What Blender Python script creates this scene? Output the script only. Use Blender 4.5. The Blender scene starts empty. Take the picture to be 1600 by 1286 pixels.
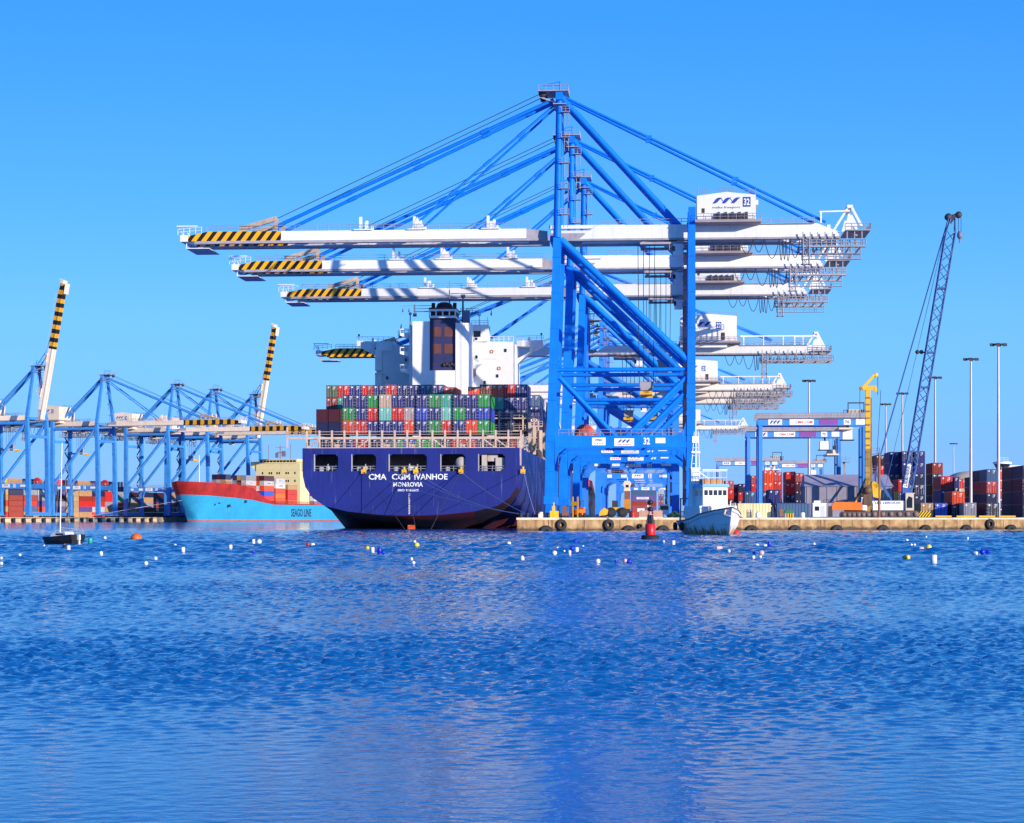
import bpy, bmesh, math, random
from mathutils import Vector, Matrix
random.seed(7)
R = math.radians
sc = bpy.context.scene
col = sc.collection
# ------------------------------------------------------------------ camera, sky, sun, exposure
HC = 2.3                      # eye height over the water
cam_d = bpy.data.cameras.new('camera'); cam = bpy.data.objects.new('camera', cam_d); col.objects.link(cam)
cam.location = (0, 0, HC); cam.rotation_euler = (R(90), 0, 0)
cam_d.sensor_width = 36; cam_d.lens = 72; cam_d.shift_y = 165/1600
cam_d.clip_start = 0.5; cam_d.clip_end = 20000
sc.camera = cam
SUN_AZ, SUN_EL = 43.5, 11       # to the right behind the camera, low
world = bpy.data.worlds.new('World'); sc.world = world; world.use_nodes = True
wn, wl = world.node_tree.nodes, world.node_tree.links
bg = wn['Background']
sky = wn.new('ShaderNodeTexSky'); sky.sky_type = 'NISHITA'; sky.sun_disc = False
sky.sun_elevation = R(SUN_EL); sky.sun_rotation = R(180-SUN_AZ)
sky.air_density = 1.0; sky.dust_density = 0.2; sky.ozone_density = 3.0
# deep clear-day tint over the physical sky, by height above the horizon
geo = wn.new('ShaderNodeTexCoord'); sxyz = wn.new('ShaderNodeSeparateXYZ'); wl.new(geo.outputs['Generated'], sxyz.inputs[0])
tint = wn.new('ShaderNodeValToRGB'); wl.new(sxyz.outputs[2], tint.inputs['Fac'])
TINT = ((0, .30, .60, 1.85), (.035, .28, .56, 1.52), (.096, .33, .66, 1.15), (.156, .27, .67, 1.17), (.242, .20, .67, 1.25), (.5, .16, .72, 1.5), (1, .15, .8, 2.1))
for k, (p, r_, g_, b_) in enumerate(TINT):
    e = tint.color_ramp.elements[k] if k < 2 else tint.color_ramp.elements.new(p)
    e.position = p; e.color = (r_, g_, b_, 1)
# the sky is a little brighter all round than the clean model makes it on the side away from the sun
east = wn.new('ShaderNodeMapRange'); east.inputs['From Min'].default_value = -.25; east.inputs['From Max'].default_value = .25
east.inputs['To Min'].default_value = 1.04; east.inputs['To Max'].default_value = 1.30; wl.new(sxyz.outputs[0], east.inputs['Value'])
wl.new(tint.outputs['Color'], (vm := wn.new('ShaderNodeVectorMath')).inputs[0]); vm.operation = 'SCALE'; wl.new(east.outputs[0], vm.inputs['Scale'])
mulc = wn.new('ShaderNodeMix'); mulc.data_type = 'RGBA'; mulc.blend_type = 'MULTIPLY'; mulc.inputs['Factor'].default_value = 1.0
wl.new(sky.outputs[0], mulc.inputs['A']); wl.new(vm.outputs[0], mulc.inputs['B']); wl.new(mulc.outputs['Result'], bg.inputs['Color'])
bg.inputs['Strength'].default_value = 0.15
sd = bpy.data.lights.new('sun', 'SUN'); sun = bpy.data.objects.new('sun', sd); col.objects.link(sun)
sd.energy = 5.0; sd.angle = R(0.5); sd.color = (1.0, 0.90, 0.76)
sdir = Vector((math.sin(R(SUN_AZ))*math.cos(R(SUN_EL)), -math.cos(R(SUN_AZ))*math.cos(R(SUN_EL)), math.sin(R(SUN_EL))))
sun.rotation_euler = sdir.to_track_quat('Z', 'Y').to_euler(); sun.location = (200, -200, 200)
sc.view_settings.view_transform = 'Standard'; sc.view_settings.look = 'None'
sc.view_settings.exposure = 0.15; sc.view_settings.gamma = 1.0
sc.view_settings.use_curve_mapping = False
sc.cycles.max_bounces = 6; sc.cycles.use_denoising = True; sc.cycles.use_adaptive_sampling = False

# ------------------------------------------------------------------ where things stand
S, YH, QZ = 3200.0, 808.0, 2.2            # lens in photo pixels, horizon row, quay height
TH = math.atan(0.0734); cT, sT = math.cos(TH), math.sin(TH)
def at(px, py, Y): return Vector(((px-800)/S*Y, Y, HC+(YH-py)/S*Y))
def rail(Y): return 7.66+(Y-402)*0.0734    # seaside crane rail of the near terminal
def quay_front(px):                       # distance of the end wall along a line of sight
    k = (px-800)/S; x0, y0, x1, y1 = .8625, 345.0, 140.87, 409.8
    return y0+(y1-y0)*(k*y0-x0)/((x1-x0)-k*(y1-y0))

# ------------------------------------------------------------------ materials
def lin(h):
    h = h.lstrip('#'); c = [int(h[i:i+2], 16)/255 for i in (0, 2, 4)]
    return tuple(x/12.92 if x <= .04045 else ((x+.055)/1.055)**2.4 for x in c)
MATS = {}
def paint(name, c, rough=.5, var=.14, grime=.35, gcol='#3a2418', metal=0.0, scale=.5, bump=0.0, plates=0.0, scuff=0.0):
    if name in MATS: return MATS[name]
    if isinstance(c, str): c = lin(c)
    m = bpy.data.materials.new(name); m.use_nodes = True; MATS[name] = m
    n, l = m.node_tree.nodes, m.node_tree.links
    b = n['Principled BSDF']; b.inputs['Roughness'].default_value = rough; b.inputs['Metallic'].default_value = metal
    tc = n.new('ShaderNodeTexCoord'); oi = n.new('ShaderNodeObjectInfo')
    mu = n.new('ShaderNodeMath'); mu.operation = 'MULTIPLY'; mu.inputs[1].default_value = 173.0
    l.new(oi.outputs['Random'], mu.inputs[0])
    ad = n.new('ShaderNodeVectorMath'); ad.operation = 'ADD'
    l.new(tc.outputs['Object'], ad.inputs[0]); l.new(mu.outputs[0], ad.inputs[1])
    n1 = n.new('ShaderNodeTexNoise'); n1.inputs['Scale'].default_value = scale; n1.inputs['Detail'].default_value = 5
    l.new(ad.outputs[0], n1.inputs['Vector'])
    r1 = n.new('ShaderNodeValToRGB')
    r1.color_ramp.elements[0].position = .3; r1.color_ramp.elements[1].position = .7
    r1.color_ramp.elements[0].color = tuple(x*(1-var) for x in c)+(1,)
    r1.color_ramp.elements[1].color = tuple(min(1, x*(1+var*.7)) for x in c)+(1,)
    l.new(n1.outputs['Fac'], r1.inputs['Fac'])
    out = r1.outputs['Color']
    if grime > 0:
        mp = n.new('ShaderNodeMapping'); mp.inputs['Scale'].default_value = (1.6, 1.6, .16)
        l.new(ad.outputs[0], mp.inputs['Vector'])
        n2 = n.new('ShaderNodeTexNoise'); n2.inputs['Scale'].default_value = 1.1; n2.inputs['Detail'].default_value = 6
        l.new(mp.outputs[0], n2.inputs['Vector'])
        r2 = n.new('ShaderNodeValToRGB'); r2.color_ramp.elements[0].position = .55; r2.color_ramp.elements[1].position = .8
        r2.color_ramp.elements[1].color = (grime, grime, grime, 1)
        l.new(n2.outputs['Fac'], r2.inputs['Fac'])
        mx = n.new('ShaderNodeMix'); mx.data_type = 'RGBA'
        l.new(r2.outputs['Color'], mx.inputs['Factor']); l.new(out, mx.inputs['A']); mx.inputs['B'].default_value = lin(gcol)+(1,)
        out = mx.outputs['Result']
    if plates:                                # welded plate seams and slight differences from plate to plate
        sp = n.new('ShaderNodeSeparateXYZ'); l.new(tc.outputs['Object'], sp.inputs[0]); sm = n.new('ShaderNodeMath'); l.new(sp.outputs[0], sm.inputs[0]); l.new(sp.outputs[1], sm.inputs[1])
        cb = n.new('ShaderNodeCombineXYZ'); l.new(sm.outputs[0], cb.inputs[0]); l.new(sp.outputs[2], cb.inputs[1])
        bk = n.new('ShaderNodeTexBrick'); l.new(cb.outputs[0], bk.inputs['Vector']); bk.inputs['Scale'].default_value = 1; bk.inputs['Brick Width'].default_value = 6.5; bk.inputs['Row Height'].default_value = 2.3
        bk.inputs['Mortar Size'].default_value = .035; bk.inputs['Color1'].default_value = (1, 1, 1, 1); bk.inputs['Color2'].default_value = (1-plates,)*3+(1,); bk.inputs['Mortar'].default_value = (1-2.2*plates,)*3+(1,)
        mq = n.new('ShaderNodeMix'); mq.data_type = 'RGBA'; mq.blend_type = 'MULTIPLY'; mq.inputs['Factor'].default_value = 1; l.new(out, mq.inputs['A']); l.new(bk.outputs['Color'], mq.inputs['B']); out = mq.outputs['Result']
    if scuff:                                 # pale chalky runs
        mp = n.new('ShaderNodeMapping'); mp.inputs['Scale'].default_value = (1.1, 1.1, .09); l.new(ad.outputs[0], mp.inputs['Vector'])
        n4 = n.new('ShaderNodeTexNoise'); n4.inputs['Scale'].default_value = 1.7; n4.inputs['Detail'].default_value = 5; l.new(mp.outputs[0], n4.inputs['Vector'])
        r4 = n.new('ShaderNodeMapRange'); r4.inputs['From Min'].default_value = .62; r4.inputs['From Max'].default_value = .82; r4.inputs['To Max'].default_value = scuff; l.new(n4.outputs['Fac'], r4.inputs['Value'])
        m4 = n.new('ShaderNodeMix'); m4.data_type = 'RGBA'; l.new(r4.outputs[0], m4.inputs['Factor']); l.new(out, m4.inputs['A']); m4.inputs['B'].default_value = (.42, .40, .50, 1); out = m4.outputs['Result']
    hv = n.new('ShaderNodeHueSaturation')
    mr = n.new('ShaderNodeMapRange'); mr.inputs['To Min'].default_value = .88; mr.inputs['To Max'].default_value = 1.12
    l.new(oi.outputs['Random'], mr.inputs['Value']); l.new(mr.outputs[0], hv.inputs['Value'])
    l.new(out, hv.inputs['Color']); l.new(hv.outputs[0], b.inputs['Base Color'])
    if bump:
        bp = n.new('ShaderNodeBump'); bp.inputs['Strength'].default_value = bump; bp.inputs['Distance'].default_value = .1
        n3 = n.new('ShaderNodeTexNoise'); n3.inputs['Scale'].default_value = 3; n3.inputs['Detail'].default_value = 5
        l.new(ad.outputs[0], n3.inputs['Vector']); l.new(n3.outputs['Fac'], bp.inputs['Height']); l.new(bp.outputs[0], b.inputs['Normal'])
    return m
def stripes(name, c1, c2, period, skew, duty=.5, axis=0):
    if name in MATS: return MATS[name]
    m = bpy.data.materials.new(name); m.use_nodes = True; MATS[name] = m
    n, l = m.node_tree.nodes, m.node_tree.links
    tc = n.new('ShaderNodeTexCoord'); sx = n.new('ShaderNodeSeparateXYZ'); l.new(tc.outputs['Object'], sx.inputs[0])
    a = n.new('ShaderNodeMath'); a.operation = 'MULTIPLY_ADD'; a.inputs[1].default_value = skew
    l.new(sx.outputs[2], a.inputs[0]); l.new(sx.outputs[axis], a.inputs[2])
    d = n.new('ShaderNodeMath'); d.operation = 'DIVIDE'; d.inputs[1].default_value = period; l.new(a.outputs[0], d.inputs[0])
    f = n.new('ShaderNodeMath'); f.operation = 'FRACT'; l.new(d.outputs[0], f.inputs[0])
    g = n.new('ShaderNodeMath'); g.operation = 'GREATER_THAN'; g.inputs[1].default_value = duty; l.new(f.outputs[0], g.inputs[0])
    mx = n.new('ShaderNodeMix'); mx.data_type = 'RGBA'; l.new(g.outputs[0], mx.inputs['Factor'])
    mx.inputs['A'].default_value = lin(c1)+(1,); mx.inputs['B'].default_value = lin(c2)+(1,)
    b = n['Principled BSDF']; l.new(mx.outputs['Result'], b.inputs['Base Color']); b.inputs['Roughness'].default_value = .5
    return m
def glass(name, c, rough=.08):
    if name in MATS: return MATS[name]
    m = bpy.data.materials.new(name); m.use_nodes = True; MATS[name] = m
    b = m.node_tree.nodes['Principled BSDF']; b.inputs['Base Color'].default_value = lin(c)+(1,); b.inputs['Roughness'].default_value = rough
    return m

BLUE = paint('crane_blue', (.001, .192, .80), .5, .12, .25, '#10245c', scuff=.06)
BLUE.node_tree.nodes['Principled BSDF'].inputs['Specular IOR Level'].default_value = .25
BLUE2 = paint('crane_blue_hazed', (.05, .27, .68), .5, .14, .22, '#23355f')  # paler blue: distance haze of the far cranes put into the paint
WHITE = paint('crane_white', (.82, .80, .78), .5, .05, .18, '#7a6a5c')
CREAM = paint('girder_cream', (.88, .70, .53), .55, .08, .22, '#7a4a2c')
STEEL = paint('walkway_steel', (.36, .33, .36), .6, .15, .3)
DARK = paint('dark_machinery', (.035, .03, .04), .6, .2, .2)
RUBBER = paint('rubber', (.018, .017, .018), .8, .2, 0)
YEL = paint('safety_yellow', (.85, .45, .012), .5, .1, .3)
ORANGE = paint('orange_paint', (.80, .16, .01), .45, .1, .25)
RED = paint('red_paint', (.58, .025, .015), .5, .22, .5, '#3a100a', scale=.25)
REDW = paint('antifouling_red', (.105, .007, .010), .6, .2, .4)
HULLB = paint('hull_blue', (.017, .025, .20), .4, .10, .35, '#140f30', scale=.12, plates=.09, scuff=.35)
HULLC = paint('hull_light_blue', (.035, .36, .60), .45, .10, .4, '#3a4a5a', scale=.12, plates=.07, scuff=.4)
HULLD = paint('hull_dark', (.025, .022, .035), .5, .3, .8, '#5a3a2a', scuff=.4)
SHIPW = paint('ship_white', (.84, .82, .80), .5, .04, .14, '#8a7a70')
BEIGE = paint('lashing_beige', (.62, .46, .36), .6, .1, .4)
HOUSEY = paint('house_yellow', (.90, .73, .36), .55, .05, .2)
CONC = paint('quay_concrete', (.56, .37, .19), .85, .35, .95, '#3a2010', scale=.5, bump=.4)
CONCL = paint('quay_concrete_pale', (.62, .47, .30), .85, .2, .6, '#5a3a20', scale=.3)
GROUND = paint('yard_concrete', (.30, .27, .25), .9, .2, .2)
GREY = paint('shed_grey', (.30, .27, .33), .7, .12, .4, '#2a2430')
POLE = paint('galvanised_pole', (.48, .44, .47), .45, .08, .2, metal=.2)
BLACK = paint('flat_black', (.012, .012, .014), .5, .1, 0)
ROPE = paint('rope', (.50, .42, .48), .9, .1, 0)
INK = paint('ink_blue', (.02, .05, .34), .5, .05, 0)
INKB = paint('ink_dark', (.03, .03, .05), .5, .05, 0)
LETW = paint('letter_white', (.86, .85, .84), .5, .03, .05)
REDL = paint('letter_red', (.65, .03, .08), .5, .05, 0)
PINK = paint('banner_magenta', (.30, .08, .38), .5, .05, 0)
GLASS = glass('window_glass', '#141824')
DIRTW = paint('weathered_white', (.78, .76, .72), .55, .08, .8, '#7a4a10')
STRIPA = stripes('hazard_diagonal', '#f5ad00', '#1b0d0e', 2.0, -.75, .52)
STRIPC = stripes('hazard_square', '#e0a020', '#1d1418', 3.9, 0, .5)
BOLDST = stripes('hazard_barrier', '#f0c000', '#15120a', .55, -.8, .5)

# ------------------------------------------------------------------ mesh building
TX = {}
def text_polys(s, bold):
    k = (s, bold)
    if k in TX: return TX[k]
    cu = bpy.data.curves.new('t', 'FONT'); cu.body = s; cu.offset = bold; cu.resolution_u = 2; cu.fill_mode = 'FRONT'
    ob = bpy.data.objects.new('t', cu); col.objects.link(ob)
    dg = bpy.context.evaluated_depsgraph_get()
    me = bpy.data.meshes.new_from_object(ob.evaluated_get(dg))
    v = [(p.co.x, p.co.y) for p in me.vertices]; f = [tuple(p.vertices) for p in me.polygons]
    bpy.data.objects.remove(ob); bpy.data.curves.remove(cu); bpy.data.meshes.remove(me)
    x0, x1 = min(a for a, _ in v), max(a for a, _ in v); y0, y1 = min(b for _, b in v), max(b for _, b in v)
    h = max(1e-6, y1-y0)
    TX[k] = ([((a-(x0+x1)/2)/h, (b-(y0+y1)/2)/h) for a, b in v], f, (x1-x0)/h)
    return TX[k]
class MB:
    def __init__(s): s.v = []; s.f = []; s.m = []; s.s = []
    def add(s, vs, fs, m=0, smooth=False):
        o = len(s.v); s.v.extend(tuple(p) for p in vs)
        for f in fs: s.f.append(tuple(i+o for i in f)); s.m.append(m); s.s.append(smooth)
    def box(s, x0, y0, z0, x1, y1, z1, m=0):
        s.add([(x, y, z) for x in (x0, x1) for y in (y0, y1) for z in (z0, z1)],
              [(0, 1, 3, 2), (4, 6, 7, 5), (0, 4, 5, 1), (2, 3, 7, 6), (0, 2, 6, 4), (1, 5, 7, 3)], m)
    def bar(s, p, q, w, h=None, m=0, w2=None, h2=None):
        p, q = Vector(p), Vector(q); h = h or w; d = (q-p).normalized()
        up = Vector((0, 0, 1)) if abs(d.z) < .9 else Vector((0, 1, 0))
        a = d.cross(up).normalized(); b = a.cross(d).normalized()
        w2 = w2 or w; h2 = h2 or h; vs = []
        for c, ww, hh in ((p, w, h), (q, w2, h2)):
            vs += [c+a*i*ww/2+b*j*hh/2 for i, j in ((-1, -1), (1, -1), (1, 1), (-1, 1))]
        s.add(vs, [(0, 1, 2, 3), (7, 6, 5, 4)]+[(i, (i+1) % 4+0, (i+1) % 4+4, i+4) for i in range(4)], m)
    def tube(s, p, q, r, m=0, n=8, r2=None, cap=True):
        p, q = Vector(p), Vector(q); d = (q-p).normalized(); r2 = r if r2 is None else r2
        up = Vector((0, 0, 1)) if abs(d.z) < .9 else Vector((0, 1, 0))
        a = d.cross(up).normalized(); b = a.cross(d).normalized()
        vs = [c+a*math.cos(t*2*math.pi/n)*rr+b*math.sin(t*2*math.pi/n)*rr for c, rr in ((p, r), (q, r2)) for t in range(n)]
        s.add(vs, [(i, (i+1) % n, (i+1) % n+n, i+n) for i in range(n)], m, n > 4)
        if cap: s.add(vs, [tuple(range(n-1, -1, -1)), tuple(range(n, 2*n))], m)
    def path(s, pts, r, m=0, n=4):
        for a, b in zip(pts, pts[1:]): s.tube(a, b, r, m, n, cap=False)
    def prism(s, poly, a0, a1, m=0, axis='y'):
        k = len(poly); f = {'y': lambda p, a: (p[0], a, p[1]), 'x': lambda p, a: (a, p[0], p[1]), 'z': lambda p, a: (p[0], p[1], a)}[axis]
        s.add([f(p, a0) for p in poly]+[f(p, a1) for p in poly],
              [tuple(range(k)), tuple(range(2*k-1, k-1, -1))]+[(i, (i+1) % k, (i+1) % k+k, i+k) for i in range(k)], m)
    def lathe(s, c, prof, n=16, m=0, axis='z'):
        vs = []
        for r, z in prof:
            for t in range(n):
                a = t*2*math.pi/n; x, y = r*math.cos(a), r*math.sin(a)
                o = {'z': (x, y, z), 'y': (x, z, y), 'x': (z, x, y)}[axis]
                vs.append((c[0]+o[0], c[1]+o[1], c[2]+o[2]))
        s.add(vs, [(j*n+i, j*n+(i+1) % n, (j+1)*n+(i+1) % n, (j+1)*n+i) for j in range(len(prof)-1) for i in range(n)], m, True)
    def ball(s, c, r, m=0, n=12, sz=1.0):
        s.lathe(c, [(r*math.sin(t*math.pi/8), -r*sz*math.cos(t*math.pi/8)) for t in range(9)], n, m)
    def loft(s, rows, m=0, smooth=False, matf=None, mirror=True):
        k = len(rows[0])
        for sg in ((1, -1) if mirror else (1,)):
            vs = [(p[0]*sg, p[1], p[2]) for r in rows for p in r]
            for i in range(len(rows)-1):
                for j in range(k-1):
                    o = len(s.v)
                    s.add([vs[i*k+j], vs[i*k+j+1], vs[(i+1)*k+j+1], vs[(i+1)*k+j]], [(0, 1, 2, 3)], matf(i, j) if matf else m, smooth)
    def text(s, t, o, right, up, h, m=0, w=None, bold=.02):
        v, f, asp = text_polys(t, bold); right, up, o = Vector(right), Vector(up), Vector(o)
        sx = (w/asp) if w else h
        s.add([o+right*a*sx+up*b*h for a, b in v], f, m)
    def quad2(s, pts, o, right, up, m=0):
        right, up, o = Vector(right), Vector(up), Vector(o)
        s.add([o+right*a+up*b for a, b in pts], [tuple(range(len(pts)))], m)
    def logo(s, o, right, up, w, h, m=0):          # three slanted ribbons joined by thin loops
        for i in range(3):
            x = (-.5+.33*i)*w
            s.quad2([(x, -.5*h), (x+.10*w, -.5*h), (x+.17*w, -.3*h), (x+.27*w, .2*h), (x+.36*w, .5*h), (x+.2*w, .5*h), (x+.13*w, .3*h), (x+.05*w, -.2*h)][:8], o, right, up, m)
            if i < 2:
                for a in range(5):
                    t0, t1 = a/5, (a+1)/5
                    f = lambda t: (x+(.24+.22*t)*w, (.5-1.0*t*t*(3-2*t))*h)
                    p, q = f(t0), f(t1)
                    s.quad2([(p[0], p[1]), (p[0]+.025*w, p[1]), (q[0]+.025*w, q[1]), (q[0], q[1])], o, right, up, m)
    def rail(s, p, q, h=1.1, step=2.2, r=.05, m=0):
        p, q = Vector(p), Vector(q); n = max(1, int((q-p).length/step)); z = Vector((0, 0, 1))
        for i in range(n+1): c = p.lerp(q, i/n); s.tube(c, c+z*h, r, m, 4, cap=False)
        for k in (h, h*.5): s.tube(p+z*k, q+z*k, r, m, 4, cap=False)
    def truss(s, p, q, w, h, step, r, m=0):        # four chords and zig-zag lacing
        p, q = Vector(p), Vector(q); d = (q-p); L = d.length; d.normalize()
        up = Vector((0, 0, 1)) if abs(d.z) < .9 else Vector((1, 0, 0))
        a = d.cross(up).normalized(); b = a.cross(d).normalized()
        cs = [a*i*w/2+b*j*h/2 for i, j in ((-1, -1), (1, -1), (1, 1), (-1, 1))]
        for c in cs: s.tube(p+c, q+c, r, m, 5, cap=False)
        n = max(1, round(L/step))
        for k in range(n):
            u0, u1 = p+d*L*k/n, p+d*L*(k+1)/n
            for i in range(4):
                c0, c1 = cs[i], cs[(i+1) % 4]
                if k % 2: c0, c1 = c1, c0
                s.tube(u0+c0, u1+c1, r*.62, m, 4, cap=False)
    def build(s, name, mats, parent=None, loc=None, rot=None, weld=False):
        me = bpy.data.meshes.new(name); me.from_pydata(s.v, [], s.f)
        for m in (mats if isinstance(mats, (list, tuple)) else [mats]): me.materials.append(m)
        me.polygons.foreach_set('material_index', s.m); me.polygons.foreach_set('use_smooth', s.s)
        bm = bmesh.new(); bm.from_mesh(me)
        if weld: bmesh.ops.remove_doubles(bm, verts=bm.verts, dist=.001)
        bmesh.ops.recalc_face_normals(bm, faces=bm.faces); bm.to_mesh(me); bm.free()
        return link(name, me, parent, loc, rot)
def link(name, me, parent=None, loc=None, rot=None):
    o = bpy.data.objects.new(name, me); col.objects.link(o)
    if parent is not None: o.parent = parent
    if loc is not None: o.location = loc
    if rot is not None: o.rotation_euler = rot
    return o
def tag(o, label=None, cat=None, group=None, kind=None):
    for k, v in (('label', label), ('category', cat), ('group', group), ('kind', kind)):
        if v: o[k] = v
    return o
def thing(name, label, cat, loc, rz=0.0, group=None):
    o = bpy.data.objects.new(name, None); col.objects.link(o); o.location = loc; o.rotation_euler = (0, 0, rz)
    o.empty_display_size = .5
    return tag(o, label, cat, group)
ORD = ['first', 'second', 'third', 'fourth', 'fifth', 'sixth', 'seventh', 'eighth', 'ninth', 'tenth', 'eleventh', 'twelfth',
       'thirteenth', 'fourteenth', 'fifteenth', 'sixteenth', 'seventeenth', 'eighteenth', 'nineteenth', 'twentieth', 'twenty-first',
       'twenty-second', 'twenty-third', 'twenty-fourth', 'twenty-fifth', 'twenty-sixth', 'twenty-seventh', 'twenty-eighth', 'twenty-ninth', 'thirtieth',
       'thirty-first', 'thirty-second', 'thirty-third', 'thirty-fourth', 'thirty-fifth', 'thirty-sixth', 'thirty-seventh', 'thirty-eighth', 'thirty-ninth']
ORD += [d if k == 0 else f'{t}-{o}' for t, d in (('forty', 'fortieth'), ('fifty', 'fiftieth'), ('sixty', 'sixtieth'), ('seventy', 'seventieth')) for k, o in enumerate(['']+ORD[:9])]
X, Z = Vector((1, 0, 0)), Vector((0, 0, 1))

# ------------------------------------------------------------------ setting: water, quays
SLOPE = .058
def water():
    import numpy as np
    m = bpy.data.materials.new('sea_water'); m.use_nodes = True
    n, l = m.node_tree.nodes, m.node_tree.links; b = n['Principled BSDF']
    b.inputs['Roughness'].default_value = .07; b.inputs['IOR'].default_value = 1.33; b.inputs['Specular IOR Level'].default_value = .30
    b.inputs['Base Color'].default_value = (.0, .125, .35, 1)
    tc = n.new('ShaderNodeTexCoord')
    t = n.new('ShaderNodeTexNoise'); t.inputs['Scale'].default_value = 5.0; t.inputs['Detail'].default_value = 3
    l.new(tc.outputs['Object'], t.inputs['Vector'])
    bp = n.new('ShaderNodeBump'); bp.inputs['Distance'].default_value = .05; bp.inputs['Strength'].default_value = .22
    l.new(t.outputs['Fac'], bp.inputs['Height']); l.new(bp.outputs[0], b.inputs['Normal'])
    # a wind-rippled surface: many small crossing wave trains, flatter in the shallows by the shore and in drifting calm patches
    Yr = np.concatenate([[-60.0, 4.0], 9.5*1.0031**np.arange(1265), [700, 1200, 9000]]); nc = 620
    u = np.linspace(-1, 1, nc); half = Yr*.36+9; half[0] = half[1] = 12; half[-3:] = (1500, 3000, 8000)
    Xg = u[None, :]*half[:, None]; Xg[:, 0] = -9000; Xg[:, -1] = 9000; Yg = np.repeat(Yr[:, None], nc, 1)
    rng = np.random.default_rng(4); H = np.zeros_like(Xg); dy = np.gradient(Yr)[:, None]
    for k in range(64):
        lam = .10*4.4**rng.random(); kk = 2*np.pi/lam; th = rng.normal(0, .8)+np.pi/2+.15
        att = np.clip((lam/dy-.3)/1.2, .3, 1)
        H += (SLOPE/kk)*np.sin(kk*(np.cos(th)*Xg+np.sin(th)*Yg)+rng.random()*6.283)*att
    for k in range(44):                      # longer chop further out in the bay
        lam = .42*5.5**rng.random(); kk = 2*np.pi/lam; th = rng.normal(0, .7)+np.pi/2
        H += (SLOPE*1.35/kk)*np.sin(kk*(np.cos(th)*Xg+np.sin(th)*Yg)+rng.random()*6.283)*np.clip((lam/dy-1.2)/1.5, 0, 1)*np.clip((Yg-38*lam-20)/55, 0, 1)
    patch = np.zeros_like(Xg)
    for k in range(14):
        lam = rng.uniform(9, 45); th = rng.normal(0, .5)+np.pi/2
        patch += np.sin(2*np.pi/lam*(np.cos(th)*Xg*.5+np.sin(th)*Yg)+rng.random()*6.283)
    calm = .07+.93*np.clip((Yg+1.3*np.sin(Xg*.35)+.8*np.sin(Xg*1.1)-17.5)/11.5, 0, 1)
    fade = np.clip((480-Yg)/150, 0, 1); fade[0:2] = 0; fade[:, 0] = fade[:, -1] = 0
    H *= calm*fade*np.clip(1+.09*patch, .6, 1.5)
    co = np.stack([Xg, Yg, H], -1).reshape(-1, 3).astype(np.float32); nr = len(Yr)
    i = (np.arange(nr-1)[:, None]*nc+np.arange(nc-1)[None, :]).reshape(-1)
    q = np.stack([i, i+1, i+nc+1, i+nc], -1).astype(np.int32)
    me = bpy.data.meshes.new('water'); me.vertices.add(len(co)); me.vertices.foreach_set('co', co.ravel())
    me.loops.add(q.size); me.loops.foreach_set('vertex_index', q.ravel()); me.polygons.add(len(q))
    me.polygons.foreach_set('loop_start', np.arange(0, q.size, 4, dtype=np.int32))
    me.polygons.foreach_set('use_smooth', np.ones(len(q), bool)); me.update(calc_edges=True); me.materials.append(m)
    tag(link('water', me), kind='structure')
water()
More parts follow.
